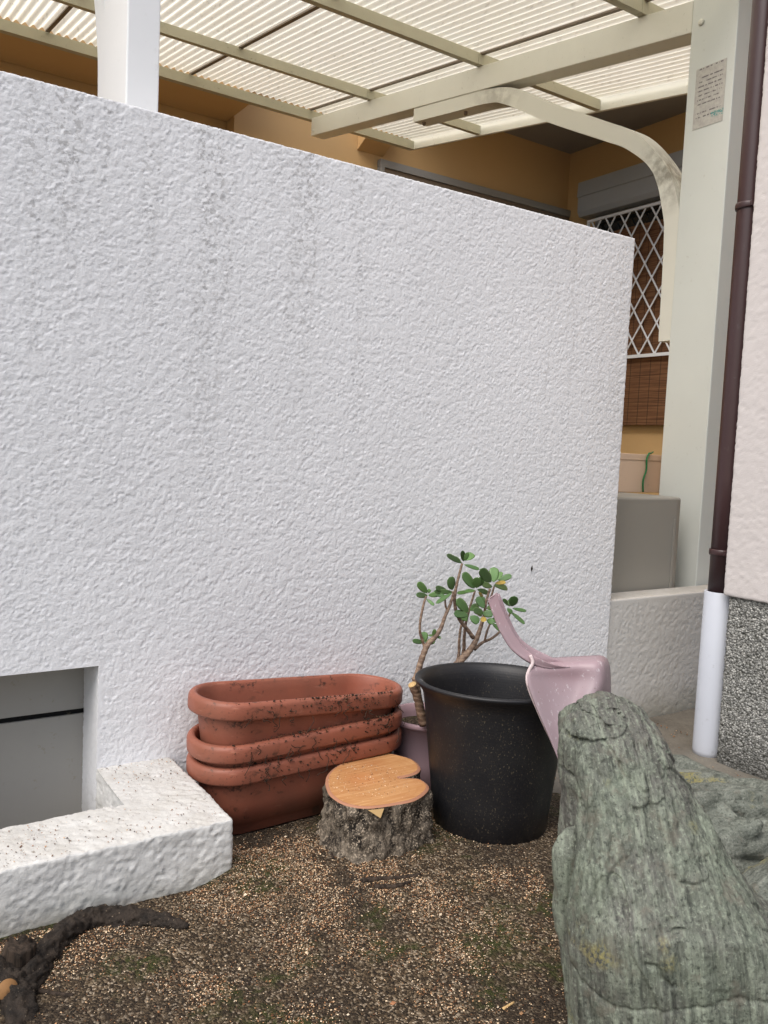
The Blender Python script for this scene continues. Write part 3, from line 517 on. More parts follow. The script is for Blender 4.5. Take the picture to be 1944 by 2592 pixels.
# downpipe
dp=empty('downpipe',(2.628,1.774,0),'dark brown downpipe with a pale grey sleeve at its foot beside pink house','pipe')
V,F=tube([(0,0,.56),(0,0,1),(0,0,2),(0,0,3.5),(0,0,4.6)],.040,28); link('pipe',qmesh('pipe',V,F),M['brown_pipe'],dp)
link('sleeve',lathe('sleeve',[(.0,.044),(.004,.050),(.02,.052),(.05,.052),(.594,.051),(.595,.0505),(.595,.0425),(.3,.042)],36),M['grey_pipe'],dp,label='pale grey plastic sleeve')
for z in (.735,1.93,3.2):
    b=link('band',lathe('band',[(-.011,.0405),(-.011,.044),(-.006,.0455),(.006,.0455),(.011,.044),(.011,.0405)],32),M['brown_pipe'],dp); b.location=(0,0,z)
    k=link('clasp',box_mesh('clasp',(-.052,-.012,-.009),(-.036,.012,.009),.002),M['brown_pipe'],b); k.rotation_euler=(0,0,.9)

# ------------------------------------------------------------------ carport
cp=empty('carport',(3.22,2.3,0),'cream aluminium carport with corrugated translucent roof and curved brackets above the wall','carport')
SL=.153
def bz(Y): return 2.965+(Y-2.524)*SL       # underside of a main beam
def m_bracket():
    t=NT('stained_bracket'); v=t.co('Object'); n=t.noise(v,9,5,.65); n2=t.noise(t.mp(v,(60,14,14)),1,4,.7)
    d=t.n('VectorMath',{0:v,1:(.04,.30,2.40)},operation='DISTANCE').outputs['Value']; d2=t.n('VectorMath',{0:v,1:(.04,1.55,3.16)},operation='DISTANCE').outputs['Value']
    m=t.math('MAXIMUM',t.ramp(d,[(.05,1),(.24,0)]),t.math('MULTIPLY',t.ramp(d2,[(.05,1),(.3,0)]),.6))
    m=t.math('MULTIPLY',m,t.ramp(t.math('ADD',t.math('MULTIPLY',n,.6),t.math('MULTIPLY',n2,.4)),[(.42,0),(.56,.75)]))
    c=t.mix(m,lin(222,221,210),(.16,.14,.10))
    return t.bsdf(c,.45,None,.4)
def frame(x0,white,first):
    W=.088 if white else .125; mp=M['whitepost'] if white else M['post']
    MBp=MB().box((x0,2.295,-.06),(x0+W,2.53,3.33)).mesh('post',bevel=.004)
    post=link('post',rel(MBp,cp),mp,cp,label='white carport post standing behind the tall wall' if white else 'cream carport post with a worn notice')
    # beam (sloped prism along Y)
    y0,y1=2.531,6.148; h=.14
    me=MB().prism([(y0,bz(y0)),(y1,bz(y1)),(y1+.0,bz(y1)+h),(y0,bz(y0)+h)],0,x0+.001,x0+W-.004).mesh('beam',bevel=.004)
    link('beam',rel(me,cp),M['cream'],cp)
    # curved bracket: outer curve follows beam then bends down to the post
    c_in=cr([(4.708,3.211),(4.3,3.151),(3.95,3.098),(3.783,3.040),(3.427,2.839),(3.042,2.643),(2.86,2.545),(2.70,2.401),(2.625,2.20),(2.606,2.05),(2.597,1.603)],8)
    c_out=cr([(4.708,3.296),(4.3,3.236),(3.98,3.185),(3.72,3.112),(3.40,2.930),(3.02,2.728),(2.80,2.600),(2.62,2.40),(2.545,2.239),(2.532,2.1),(2.532,1.603)],8)
    n=len(c_in); Vv=[];Ff=[]
    for xx in (x0+.006,x0+W-.008):
        Vv+=[(xx,p[0],p[1]) for p in c_in]+[(xx,p[0],p[1]) for p in c_out]
    I=lambda s,o,i:s*2*n+o*n+i
    for i in range(n-1):
        Ff+=[(I(0,0,i),I(0,0,i+1),I(0,1,i+1),I(0,1,i)),(I(1,0,i),I(1,1,i),I(1,1,i+1),I(1,0,i+1)),(I(0,0,i),I(1,0,i),I(1,0,i+1),I(0,0,i+1)),(I(0,1,i),I(0,1,i+1),I(1,1,i+1),I(1,1,i))]
    Ff+=[(I(0,0,0),I(0,1,0),I(1,1,0),I(1,0,0)),(I(0,0,n-1),I(1,0,n-1),I(1,1,n-1),I(0,1,n-1))]
    me=MB().add(Vv,Ff).mesh('bracket')
    br=link('bracket',rel(me,cp),mp if white else m_bracket(),cp,label='curved bracket between post and beam')
    for yb,zz in ((4.64,3.200),(4.2,3.136)):
        b=link('bolt',rel(lathe_at('bolt',(x0+.045,yb,zz-.008),.012,.012),cp),M['joint'],cp)
    for yb,zz in ((2.478,2.99),):
        me=lathe('bolt',[(0,.0),(0,.014),(.006,.014),(.008,.009),(.008,0)],16); me.transform(Matrix.Translation((x0-.001,yb,zz))@Matrix.Rotation(R(-90),4,'Y')); link('bolt',rel(me,cp),M['cream'],cp)
    me=lathe('bolt',[(0,.0),(0,.011),(.004,.011),(.005,.006),(.005,0)],16); me.transform(Matrix.Translation((x0+.001,6.11,bz(6.11)+.035))@Matrix.Rotation(R(-90),4,'Y')); link('bolt',rel(me,cp),M['cream'],cp)
def lathe_at(name,loc,r,h):
    me=lathe(name,[(-h,0),(-h,r*.7),(-h*.6,r),(h,r)],14); me.transform(Matrix.Translation(loc)); return me
frame(3.22,False,True); frame(.65,True,False)
# purlins lie on the beams
def purlin(Y,mat):
    zb=bz(Y)+.142; hh=.066
    for a,b in ((-.30,.62),(.62,3.19),(3.19,4.232)):
        me=MB().prism([(Y-.026,zb-.006),(Y+.026,zb+.002),(Y+.026,zb+.002+hh),(Y-.026,zb-.006+hh)],0,a+.001,b-.001).mesh('purlin',bevel=.002)
        link('purlin',rel(me,cp),mat,cp)
for Y in (2.82,4.03,5.27): purlin(Y,M['purlin'])
zg=3.655
me=MB().prism([(6.155,zg-.005),(6.215,zg+.0),(6.225,zg+.085),(6.20,zg+.085),(6.196,zg+.03),(6.17,zg+.028),(6.165,zg+.062),(6.15,zg+.06)],0,-.30,4.238).mesh('gutter')
link('gutter',rel(me,cp),M['purlin'],cp)
def rz(Y): return bz(Y)+.142+.068
me=MB().prism([(2.3,rz(2.3)-.072),(6.215,rz(6.215)-.078),(6.215,rz(6.215)+.02),(2.3,rz(2.3)+.02)],0,4.234,4.258).mesh('fascia',bevel=.002)
link('fascia',rel(me,cp),M['cream'],cp)
me=me.copy(); me.transform(Matrix.Translation((-4.56,0,0))); link('fascia',me,M['cream'],cp)
# corrugated sheets, 1 m wide
lam=.0535
for k,xa in enumerate((-.298,.212,1.212,2.212,3.212)):
    xb=min(xa+1.0,4.236) if k else .212; n=int((xb-xa)/lam*10)+1; xs=np.linspace(xa,xb,n); ys=np.array([2.2,3.2,4.2,5.2,6.205])
    A,B=np.meshgrid(xs,ys,indexing='ij'); Z=rz(B)+.012+.011*np.sin(A/lam*2*np.pi)+.003*(k%2)
    V=np.stack([A.ravel(),B.ravel(),Z.ravel()],1); n0,n1=A.shape; idx=np.arange(n0*n1).reshape(n0,n1)
    F=np.stack([idx[:-1,:-1],idx[1:,:-1],idx[1:,1:],idx[:-1,1:]],-1).reshape(-1,4)
    link('roof_sheet',rel(mesh_np('roof_sheet',V,F),cp),M['roof'],cp)
    if k>0:
        me=MB().prism([(2.25,rz(2.25)-.012),(6.15,rz(6.15)-.012),(6.15,rz(6.15)-.002),(2.25,rz(2.25)-.002)],0,xa-.012,xa+.014).mesh('joint_strip'); link('joint_strip',rel(me,cp),M['joint'],cp)
# worn notice on the post
def m_notice():
    t=NT('worn_notice'); v=t.co('Object'); s=t.n('SeparateXYZ',{'Vector':v}).outputs
    brk=t.noise(t.mp(v,(1,60,60)),1,2,.7); 
    zz=t.math('MULTIPLY',s['Z'],1/.019)
    ln=t.math('FRACT',zz); row=t.math('FLOOR',zz)
    cell=t.n('TexWhiteNoise',{'Vector':t.n('CombineXYZ',{'X':t.math('FLOOR',t.math('MULTIPLY',s['Y'],1/.0052)),'Y':row}).outputs[0]},noise_dimensions='3D').outputs['Value']
    rowr=t.n('TexWhiteNoise',{'W':row},noise_dimensions='1D').outputs['Value']
    m=t.math('MULTIPLY',t.ramp(ln,[(.30,0),(.36,1),(.62,1),(.68,0)]),t.ramp(cell,[(.22,0),(.3,1)]))
    m=t.math('MULTIPLY',m,t.ramp(rowr,[(.18,0),(.2,1)]))
    m=t.math('MULTIPLY',m,t.ramp(t.math('ABSOLUTE',s['Y']),[(.060,1),(.064,0)]))
    m=t.math('MULTIPLY',m,t.ramp(t.noise(v,70,3),[(.35,0),(.5,1)]))
    m=t.math('MULTIPLY',m,t.ramp(s['Z'],[(.025,0),(.03,1)]))
    c=t.mix(t.ramp(t.noise(v,45,4,.7),[(.4,0),(.6,.6)]),lin(196,194,186),lin(168,162,160))
    c=t.mix(t.math('MULTIPLY',m,.8),c,(.09,.075,.085))
    gl=t.math('MULTIPLY',t.math('MULTIPLY',t.ramp(s['Z'],[(.028,0),(.032,1),(.052,1),(.056,0)]),t.ramp(t.math('MULTIPLY',s['Y'],-1),[(.012,0),(.016,1)])),t.ramp(t.noise(v,180,2),[(.45,0),(.55,1)]))
    c=t.mix(gl,c,(.10,.32,.30))
    return t.bsdf(c,.6)
nm=MB().box((-.0012,-.076,0),(0,.076,.262)).mesh('notice')
no=link('notice',nm,m_notice(),cp,label='worn rectangular notice with faded lines of small print'); no.location=Vector((3.2195,2.41,2.527))-cp.location

# ------------------------------------------------------------------ orange house behind
oh=empty('orange_house',(6.0,6.6,0),'ochre stucco house behind the carport with an overhang and barred window','house')
YB=6.6; XC=6.566
def part(name,me,mat,label=None,parent=None): return link(name,rel(me,oh),mat,parent or oh,label=label)
part('wall',MB().box((2.75,YB,-.06),(XC,YB+.3,7)).mesh('wall'),M['orange'])
part('wall',MB().box((-6,YB+.16,-.06),(2.749,YB+.36,7)).mesh('wall'),M['orange'])
part('wall',MB().box((XC,-1.0,-.06),(XC+.2,YB+.2,7)).mesh('wall'),M['orange'])
part('overhang',MB().box((4.32,4.2,4.253),(XC-.002,YB-.002,4.5)).mesh('overhang'),M['soffit'],'grey soffit over the recessed corner')
part('overhang',MB().box((-6,6.26,3.69),(2.748,YB+.158,5.4)).mesh('overhang',bevel=.004),M['orange'],'shaded ochre overhang at left')
part('corbel',MB().prism([(6.38,3.80),(YB-.002,3.69),(YB-.002,4.4),(6.38,4.4)],0,3.925,4.20).mesh('corbel',bevel=.004),M['orange'])
wf=part('window_frame',MB().box((4.145,YB-.06,3.585),(XC-.004,YB-.002,3.652)).mesh('window_frame',bevel=.004),M['alu'])
link('frame_post',rel(MB().box((4.145,YB-.07,2.1),(4.185,YB-.002,3.584)).mesh('frame_post',bevel=.003),oh),M['alu'],wf)
link('frame_rail',rel(MB().box((4.186,YB-.045,3.50),(XC-.004,YB-.002,3.583)).mesh('frame_rail',bevel=.003),oh),M['joint'],wf)
def m_glass():
    t=NT('dark_glass'); return t.bsdf((.015,.017,.018),.08,None,.5)
M['glass']=m_glass()
link('pane',rel(MB().box((4.186,YB-.02,2.1),(XC-.004,YB-.006,3.499)).mesh('pane'),oh),M['glass'],wf)
# window in the side wall
part('shutter_box',MB().prism([(XC-.002,3.86),(XC-.20,3.84),(XC-.215,3.68),(XC-.205,3.675),(XC-.20,3.54),(XC-.17,3.505),(XC-.002,3.505)],1,4.6,6.30).mesh('shutter_box',bevel=.004) if False else MB().prism([(XC-.002,3.86),(XC-.17,3.845),(XC-.18,3.70),(XC-.165,3.695),(XC-.16,3.55),(XC-.13,3.505),(XC-.002,3.505)],1,4.85,6.29).mesh('shutter_box',bevel=.003),M['shutter'],'grey metal shutter box')
sw=part('side_window',MB().box((XC-.03,4.9,2.0),(XC-.002,6.16,3.5)).mesh('side_window'),M['alu'])
link('pane',rel(MB().box((XC-.034,4.95,2.04),(XC-.031,6.1,3.46)).mesh('pane'),oh),M['glass'],sw)
gr=part('window_grille',MB().box((XC-.125,4.9,3.43),(XC-.105,6.18,3.455)).box((XC-.125,4.9,2.02),(XC-.105,6.18,2.05)).box((XC-.126,6.155,2.051),(XC-.104,6.18,3.429)).mesh('window_grille'),M['whitepost'],'cream diamond lattice window grille')
y0,y1,z0,z1=4.9,6.155,2.05,3.43; pit=.185; slope=1.55
H=z1-z0
for k in range(-7,15):
    for s in (1,-1):
        yb=y1-k*pit; ya=yb-s*H/slope if False else yb+s*H/slope
        # clip the bar (yb,z0)->(ya,z1) to the frame
        pts=[]; 
        for tt in np.linspace(0,1,201):
            yy=yb+(ya-yb)*tt
            if y0<=yy<=y1: pts.append((yy,z0+H*tt))
        if len(pts)>10:
            p,q=pts[0],pts[-1]; dx=XC-.118 if s>0 else XC-.112
            w=.0075; d=np.array([q[0]-p[0],q[1]-p[1]]); d/=np.linalg.norm(d); nn=np.array([-d[1],d[0]])*w
            me=MB().prism([(p[0]+nn[0],p[1]+nn[1]),(q[0]+nn[0],q[1]+nn[1]),(q[0]-nn[0],q[1]-nn[1]),(p[0]-nn[0],p[1]-nn[1])],0,dx-.003,dx+.003).mesh('bar')
            link('bar',rel(me,oh),M['whitepost'],gr)
def m_blind():
    t=NT('bamboo_blind'); v=t.co('Object'); s=t.n('SeparateXYZ',{'Vector':v}).outputs
    st=t.noise(t.mp(v,(1,2,120)),1,3,.7); c=t.mix(t.ramp(st,[(.35,0),(.65,1)]),lin(84,54,36),lin(134,96,66))
    c=t.mix(t.ramp(t.math('FRACT',t.math('MULTIPLY',s['Y'],8.5)),[(.0,.75),(.05,.75),(.08,0)]),c,(.03,.018,.012))
    return t.bsdf(c,.75,t.bump(st,.4,.006),.3)
link('bamboo_blind',MB().box((XC-.075,4.95,1.38),(XC-.066,6.05,3.30)).mesh('bamboo_blind'),m_blind(),label='brown bamboo roll blind hanging behind the window grille',cat='blind')

# things standing behind the low wall
sb=empty('storage_bin',(2.82,2.42,-.06),'tall greige plastic bin standing behind the low stucco wall','bin')
prof=[(2.30,.0),(3.088,.0),(3.092,.96),(2.30,.945)]
def bin_mesh():
    mb=MB(); pts=[]
    a=[(2.52,2.285),(3.04,2.285),(3.075,2.297),(3.09,2.33),(3.09,2.86),(3.06,2.90),(2.52,2.90)]
    n=len(a); V=[(x,y,-.06) for x,y in a]+[(x,y,.885) for x,y in a]+[(x-.004*(1 if x>2.8 else -1),y+.006*(1 if y<2.4 else -1),.893) for x,y in a]
    F=[(i,(i+1)%n,n+(i+1)%n,n+i) for i in range(n)]+[(n+i,n+(i+1)%n,2*n+(i+1)%n,2*n+i) for i in range(n)]+[tuple(range(2*n,3*n)),tuple(range(n-1,-1,-1))]
    return mb.add(V,F).mesh('body',bevel=.003)
link('body',rel(bin_mesh(),sb),M['bin'],sb)
link('rib',rel(MB().box((3.02,2.281,0),(3.034,2.2845,.80)).mesh('rib',bevel=.001),sb),M['bin'],sb)
cb=empty('cardboard_box',(3.1,2.72,.894),'pinkish tan cardboard box tied with green string on the greige bin','box')
link('carton',rel(MB().box((2.86,2.60,.8945),(3.42,2.87,1.068)).mesh('carton',bevel=.003),cb),M['card'],cb)
link('lid',rel(MB().box((2.858,2.5975,1.045),(3.422,2.872,1.0745)).mesh('lid',bevel=.002),cb),M['card'],cb)
V,F=tube(cr([(3.185,2.592,.897),(3.18,2.592,.95),(3.197,2.592,1.0),(3.194,2.591,1.05),(3.21,2.592,1.08),(3.26,2.62,1.082),(3.32,2.66,1.088),(3.38,2.72,1.08)],6),.0055,8,flat=(1,.5)); link('string',rel(qmesh('string',V,F),cb),M['string'],cb,label='green string')

# ------------------------------------------------------------------ terracotta planters
def rrect(a,b,rc,n=14):
    pts=[]
    for cx,cy,s in ((a-rc,b-rc,0),(-(a-rc),b-rc,1),(-(a-rc),-(b-rc),2),(a-rc,-(b-rc),3)):
        for k in range(n):
            t=(s+k/(n-1))*math.pi/2; pts.append((cx+rc*math.cos(t),cy+rc*math.sin(t)))
        if s in(0,2):
            pass
    return pts
def planter_mesh(name,which):
    if which=='body': prof=[(.0,.262,.066),(.004,.268,.071),(.032,.271,.074),(.035,.279,.082),(.09,.289,.092),(.152,.301,.103),(.185,.306,.107)]
    else: prof=[(.154,.300,.1025),(.1535,.321,.1145),(.1555,.325,.1178),(.160,.327,.119),(.188,.327,.1195),(.194,.325,.1175),(.1985,.320,.113),(.2,.314,.107),(.1985,.308,.101),(.193,.304,.098),(.17,.300,.095),(.09,.285,.086),(.022,.268,.07),(.018,.262,.064)]
    V=[];F=[];n=None
    for z,a,b in prof:
        p=rrect(a,b,min(b*.97,.115)); n=len(p); V+=[(x,y,z) for x,y in p]
    for i in range(len(prof)-1):
        F+=[(i*n+k,i*n+(k+1)%n,(i+1)*n+(k+1)%n,(i+1)*n+k) for k in range(n)]
    if which=='body': F.append(tuple(range(n-1,-1,-1)))
    else: F.append(tuple(range((len(prof)-1)*n,len(prof)*n)))
    me=bpy.data.meshes.new(name); me.from_pydata(V,[],F); me.polygons.foreach_set('use_smooth',[True]*len(me.polygons)); 
    return me
pb=planter_mesh('body','body'); pr_=planter_mesh('rim','rim')
for me in (pb,pr_):
    me.materials.append(M['terra'])
for loc,rot,lab in (((1.094,2.012,.026),(0,R(-1.3),0),'terracotta planter at the bottom of the nested stack, standing on soil'),
                    ((1.092,2.011,.087),(R(.6),R(-1.5),R(.3)),'dirty terracotta planter in the middle of the nested stack'),
                    ((1.078,2.012,.174),(R(-.5),R(3.6),R(.4)),'tilted terracotta planter on top of the nested stack, open and empty')):
    e=empty('terracotta_planter',loc,lab,'planter','nested terracotta planters'); e.rotation_euler=rot
    e.scale=(.98,1,1); b=link('body',pb,None,e); r_=link('rim',pr_,None,e)
# ------------------------------------------------------------------ stump
st=empty('tree_stump',(1.172,1.762,.045),'freshly cut tree stump with heart-shaped orange top and dark mottled bark','stump')
SP=np.array(DATA['STUMP']); SPc=cr(np.vstack([SP,SP[:1]]),6)[:-1]
# slight smoothing
for _ in range(1): SPc=.5*SPc+.25*(np.roll(SPc,1,0)+np.roll(SPc,-1,0))
cen=np.array([1.165,1.775]); n=len(SPc)
rowsz=np.linspace(0,1,34); V=[]
for t in rowsz:
    z=.172-.17*t
    s=1+.05*t+.11*t**3
    P2=cen+(SPc-cen)*s
    V+=[(p[0],p[1],z) for p in P2]
V=np.array(V); d=np.zeros_like(V); d[:,:2]=V[:,:2]-cen; L=np.linalg.norm(d[:,:2],axis=1); d/=L[:,None]
tt=np.repeat(rowsz,n)
hh=(.016*ss(-.1,.35,pn(V,(30,30,10),40))-.008+.014*fbm(V,(60,60,30),4,41,.6)+.018*ss(.55,1,tt)*pn(V,(14,14,3),42))*ss(0,.10,tt)
V=V+d*hh[:,None]
idx=np.arange(len(rowsz)*n).reshape(len(rowsz),n)
F=np.stack([idx[:-1],np.roll(idx[:-1],-1,1),np.roll(idx[1:],-1,1),idx[1:]],-1).reshape(-1,4)
st_off=Vector((.010,-.010,.006)); st.location-=st_off; link('bark',rel(mesh_np('bark',V,F),st),M['bark'],st,label='dark mottled bark')
# inner bark ring + wood face: inset outline
def inset(Pl,dist):
    t=np.roll(Pl,-1,0)-np.roll(Pl,1,0); t/=np.linalg.norm(t,axis=1)[:,None]; nn=np.stack([t[:,1],-t[:,0]],1)
    area=.5*np.sum(Pl[:,0]*np.roll(Pl[:,1],-1)-np.roll(Pl[:,0],-1)*Pl[:,1])
    q=Pl-nn*dist*np.sign(area)
    for _ in range(3): q=.5*q+.25*(np.roll(q,1,0)+np.roll(q,-1,0))
    return q
in1=inset(SPc,.008)
V=np.vstack([np.c_[SPc,np.full(n,.1715)],np.c_[inset(SPc,.004),np.full(n,.1745)],np.c_[in1,np.full(n,.175)]])
idx=np.arange(3*n).reshape(3,n); F=np.stack([idx[:-1],idx[1:],np.roll(idx[1:],-1,1),np.roll(idx[:-1],-1,1)],-1).reshape(-1,4)
link('bark_ring',rel(mesh_np('bark_ring',V,F[:,::-1]),st),M['innerbark'],st,label='pinkish inner bark ring')
Vw=[(p[0],p[1],.1752) for p in in1]; me=bpy.data.meshes.new('cut_face'); me.from_pydata(Vw,[],[tuple(range(n))])
import bmesh
bm=bmesh.new(); bm.from_mesh(me); bmesh.ops.recalc_face_normals(bm,faces=bm.faces)
for f in bm.faces:
    if f.normal.z<0: f.normal_flip()
bmesh.ops.triangulate(bm,faces=bm.faces); bm.to_mesh(me); bm.free()
link('cut_face',rel(me,st),M['wood'],st,label='orange sawn wood face')
# bright splinter under the front edge
me=MB().add([(1.064,1.6345,.170),(1.104,1.6245,.170),(1.092,1.6205,.150),(1.070,1.645,.166),(1.108,1.635,.166)],[(0,1,2),(0,2,3),(1,4,2),(0,3,4,1)]).mesh('splinter'); link('splinter',rel(me,st),M['cutend'],st)

st.location+=st_off
# ------------------------------------------------------------------ pots
bp=empty('black_pot',(1.497,1.660,.008),'large black plastic plant pot with a flared rim, empty','pot'); 
prof=[(.0,.0),(.0,.140),(.004,.146),(.014,.149),(.016,.1495),(.03,.151),(.034,.155),(.12,.1635),(.24,.1755),(.36,.187),(.385,.190),(.40,.1945),(.412,.203),(.420,.210),(.425,.2135),(.429,.2135),(.432,.211),(.433,.205),(.430,.199),(.421,.192),(.405,.1865),(.385,.184),(.36,.1815),(.3,.1755),(.2,.165),(.12,.156),(.02,.146),(.015,.0)]
link('body',lathe('body',[(z*.985,r*(.985+.055*z/.43)) for z,r in prof],96),M['black'],bp)
ax=Vector((.833,-.554,0)); bp.rotation_euler=Matrix.Rotation(R(-2.6),4,ax).to_euler()
mp_=empty('mauve_pot',(1.512,1.985,.02),'mauve plastic pot holding the succulent, half hidden behind the black pot','pot')
prof=[(.0,.0),(.0,.082),(.004,.086),(.10,.0965),(.205,.106),(.207,.114),(.214,.117),(.222,.1165),(.225,.112),(.222,.108),(.20,.104),(.18,.102)]
link('body',lathe('body',prof,64),M['mauve'],mp_)
so_=lathe('soil_fill',[(.185,.1025),(.19,.06),(.192,.0)],40); link('soil_fill',so_,M['soil'],mp_)

# ------------------------------------------------------------------ jade plant
jp=empty('jade_plant',(1.47,1.95,.2),'branching jade plant with thick brown stems and fleshy green leaves against the wall','plant')
for k,s in enumerate(DATA['STEMS']):
    q=cr(np.array(s),6); V,F=tube(q[:,:3],q[:,3]*.92*(1+.05*np.sin(np.arange(len(q))*1.7)),12,disp=lambda V:.10*pn(V,90,50))
    o=link('stem',rel(qmesh('stem',V,F),jp),M['stem'],jp)
    if k==1:
        e=q[-1]; d=q[-1,:3]-q[-3,:3]; d/=np.linalg.norm(d)
        me=lathe('cut_end',[(0,e[3]*.98),(.0025,e[3]*.9),(.003,0)],16); me.transform(Matrix.Translation(Vector(e[:3]))@Vector(d).to_track_quat('Z','Y').to_matrix().to_4x4()); link('cut_end',rel(me,jp),M['cutend'],o)
def leaf_mesh():
    nu,nv=12,7; V=[];F=[]
    for side in (1,-1):
        for i in range(nu+1):
            u=i/nu; uu=u**1.35; w=.5*max(0,1-abs(2*uu-1)**2.4)**.5 if u>0 else .07
            w=max(w,.07 if u<.5 else 0)
            for j in range(nv):
                v=-1+2*j/(nv-1); th=.11*(1-v*v)**.6*(math.sin(math.pi*min(1,u*.94+.06))**.5 if u<1 else 0)
                V.append((u,v*w,side*th*.5+.10*v*v*w+.10*math.sin(u*2.2)-.08*u))
    for s in(0,1):
        b=s*(nu+1)*nv
        for i in range(nu):
            for j in range(nv-1):
                q=(b+i*nv+j,b+(i+1)*nv+j,b+(i+1)*nv+j+1,b+i*nv+j+1); F.append(q if s==0 else q[::-1])
    me=bpy.data.meshes.new('leaf'); me.from_pydata(V,[],F); me.polygons.foreach_set('use_smooth',[True]*len(F))
    bm=bmesh.new(); bm.from_mesh(me); bmesh.ops.remove_doubles(bm,verts=bm.verts,dist=.004); bmesh.ops.recalc_face_normals(bm,faces=bm.faces); bm.to_mesh(me); bm.free(); return me
lm1=leaf_mesh(); lm1.materials.append(M['leaf']); lm2=lm1.copy(); lm2.materials[0]=M['leafy']
for i,(ax_,ay,az,tx,ty,tz,w,yl) in enumerate(DATA['LEAVES']):
    a=Vector((ax_,ay,az)); b=Vector((tx,ty,tz)); d=b-a; L=d.length; xx=d.normalized()
    vd=Vector((-.5,-.78,.32)); nrm=(vd-xx*vd.dot(xx)).normalized(); yy=nrm.cross(xx)
    rot=Matrix.Rotation(random.uniform(-.35,.35),3,xx)
    m3=(rot@Matrix((xx,yy,nrm)).transposed()).to_4x4()
    o=link('leaf',lm2 if yl else lm1,None,jp)
    o.matrix_local=Matrix.Translation(a-jp.location)@m3@Matrix.Diagonal((L*1.06,w*1.16,max(w,.012)*1.0,1))
    if yl: o['label']='yellowed leaf'

# ------------------------------------------------------------------ dustpan
du=empty('dustpan',DATA['PAN'][2][2],'scuffed pink plastic dustpan hooked over the black pot, handle up','dustpan')
def surf(rows,nu=6,nv=6):
    Rw=np.array(rows,float); A=np.array([cr(r,nu) for r in Rw]); B=np.array([cr(A[:,j],nv) for j in range(A.shape[1])]).transpose(1,0,2)
    n0,n1=B.shape[:2]; idx=np.arange(n0*n1).reshape(n0,n1)
    return B.reshape(-1,3),np.stack([idx[:-1,:-1],idx[:-1,1:],idx[1:,1:],idx[1:,:-1]],-1).reshape(-1,4)
def thick(o,t):
    m=o.modifiers.new('solid','SOLIDIFY'); m.thickness=t; m.offset=0
V,F=surf(DATA['PAN']); o=link('pan',rel(mesh_np('pan',V,F),du),M['pink'],du); thick(o,.004)
V,F=tube(cr(DATA['PANLIP'],5),.0055,10,flat=(1.0,.8)); link('lip',rel(qmesh('lip',V,F),du),M['lip'],du,label='worn thick lip of the pan')
O_,F_,B_=DATA['HNDL']; O2=DATA['HNDLO2']
mid=lambda a,b,t:[list(np.array(p)*(1-t)+np.array(q)*t) for p,q in zip(a,b)]
rows=[F_,mid(F_,O_,.35),mid(F_,O_,.75),O_,mid(O_,O2,.5),O2,mid(O2,B_,.5),B_]
V,F=surf(rows,5,3); o=link('handle',rel(mesh_np('handle',V,F),du),M['pink'],du,label='curved channel-shaped pink handle'); thick(o,.0036)
capm=qmesh('tip',*tube(cr([F_[0],O_[0],O2[0],B_[0]],3),.002,6)); link('tip',rel(capm,du),M['pink'],o)

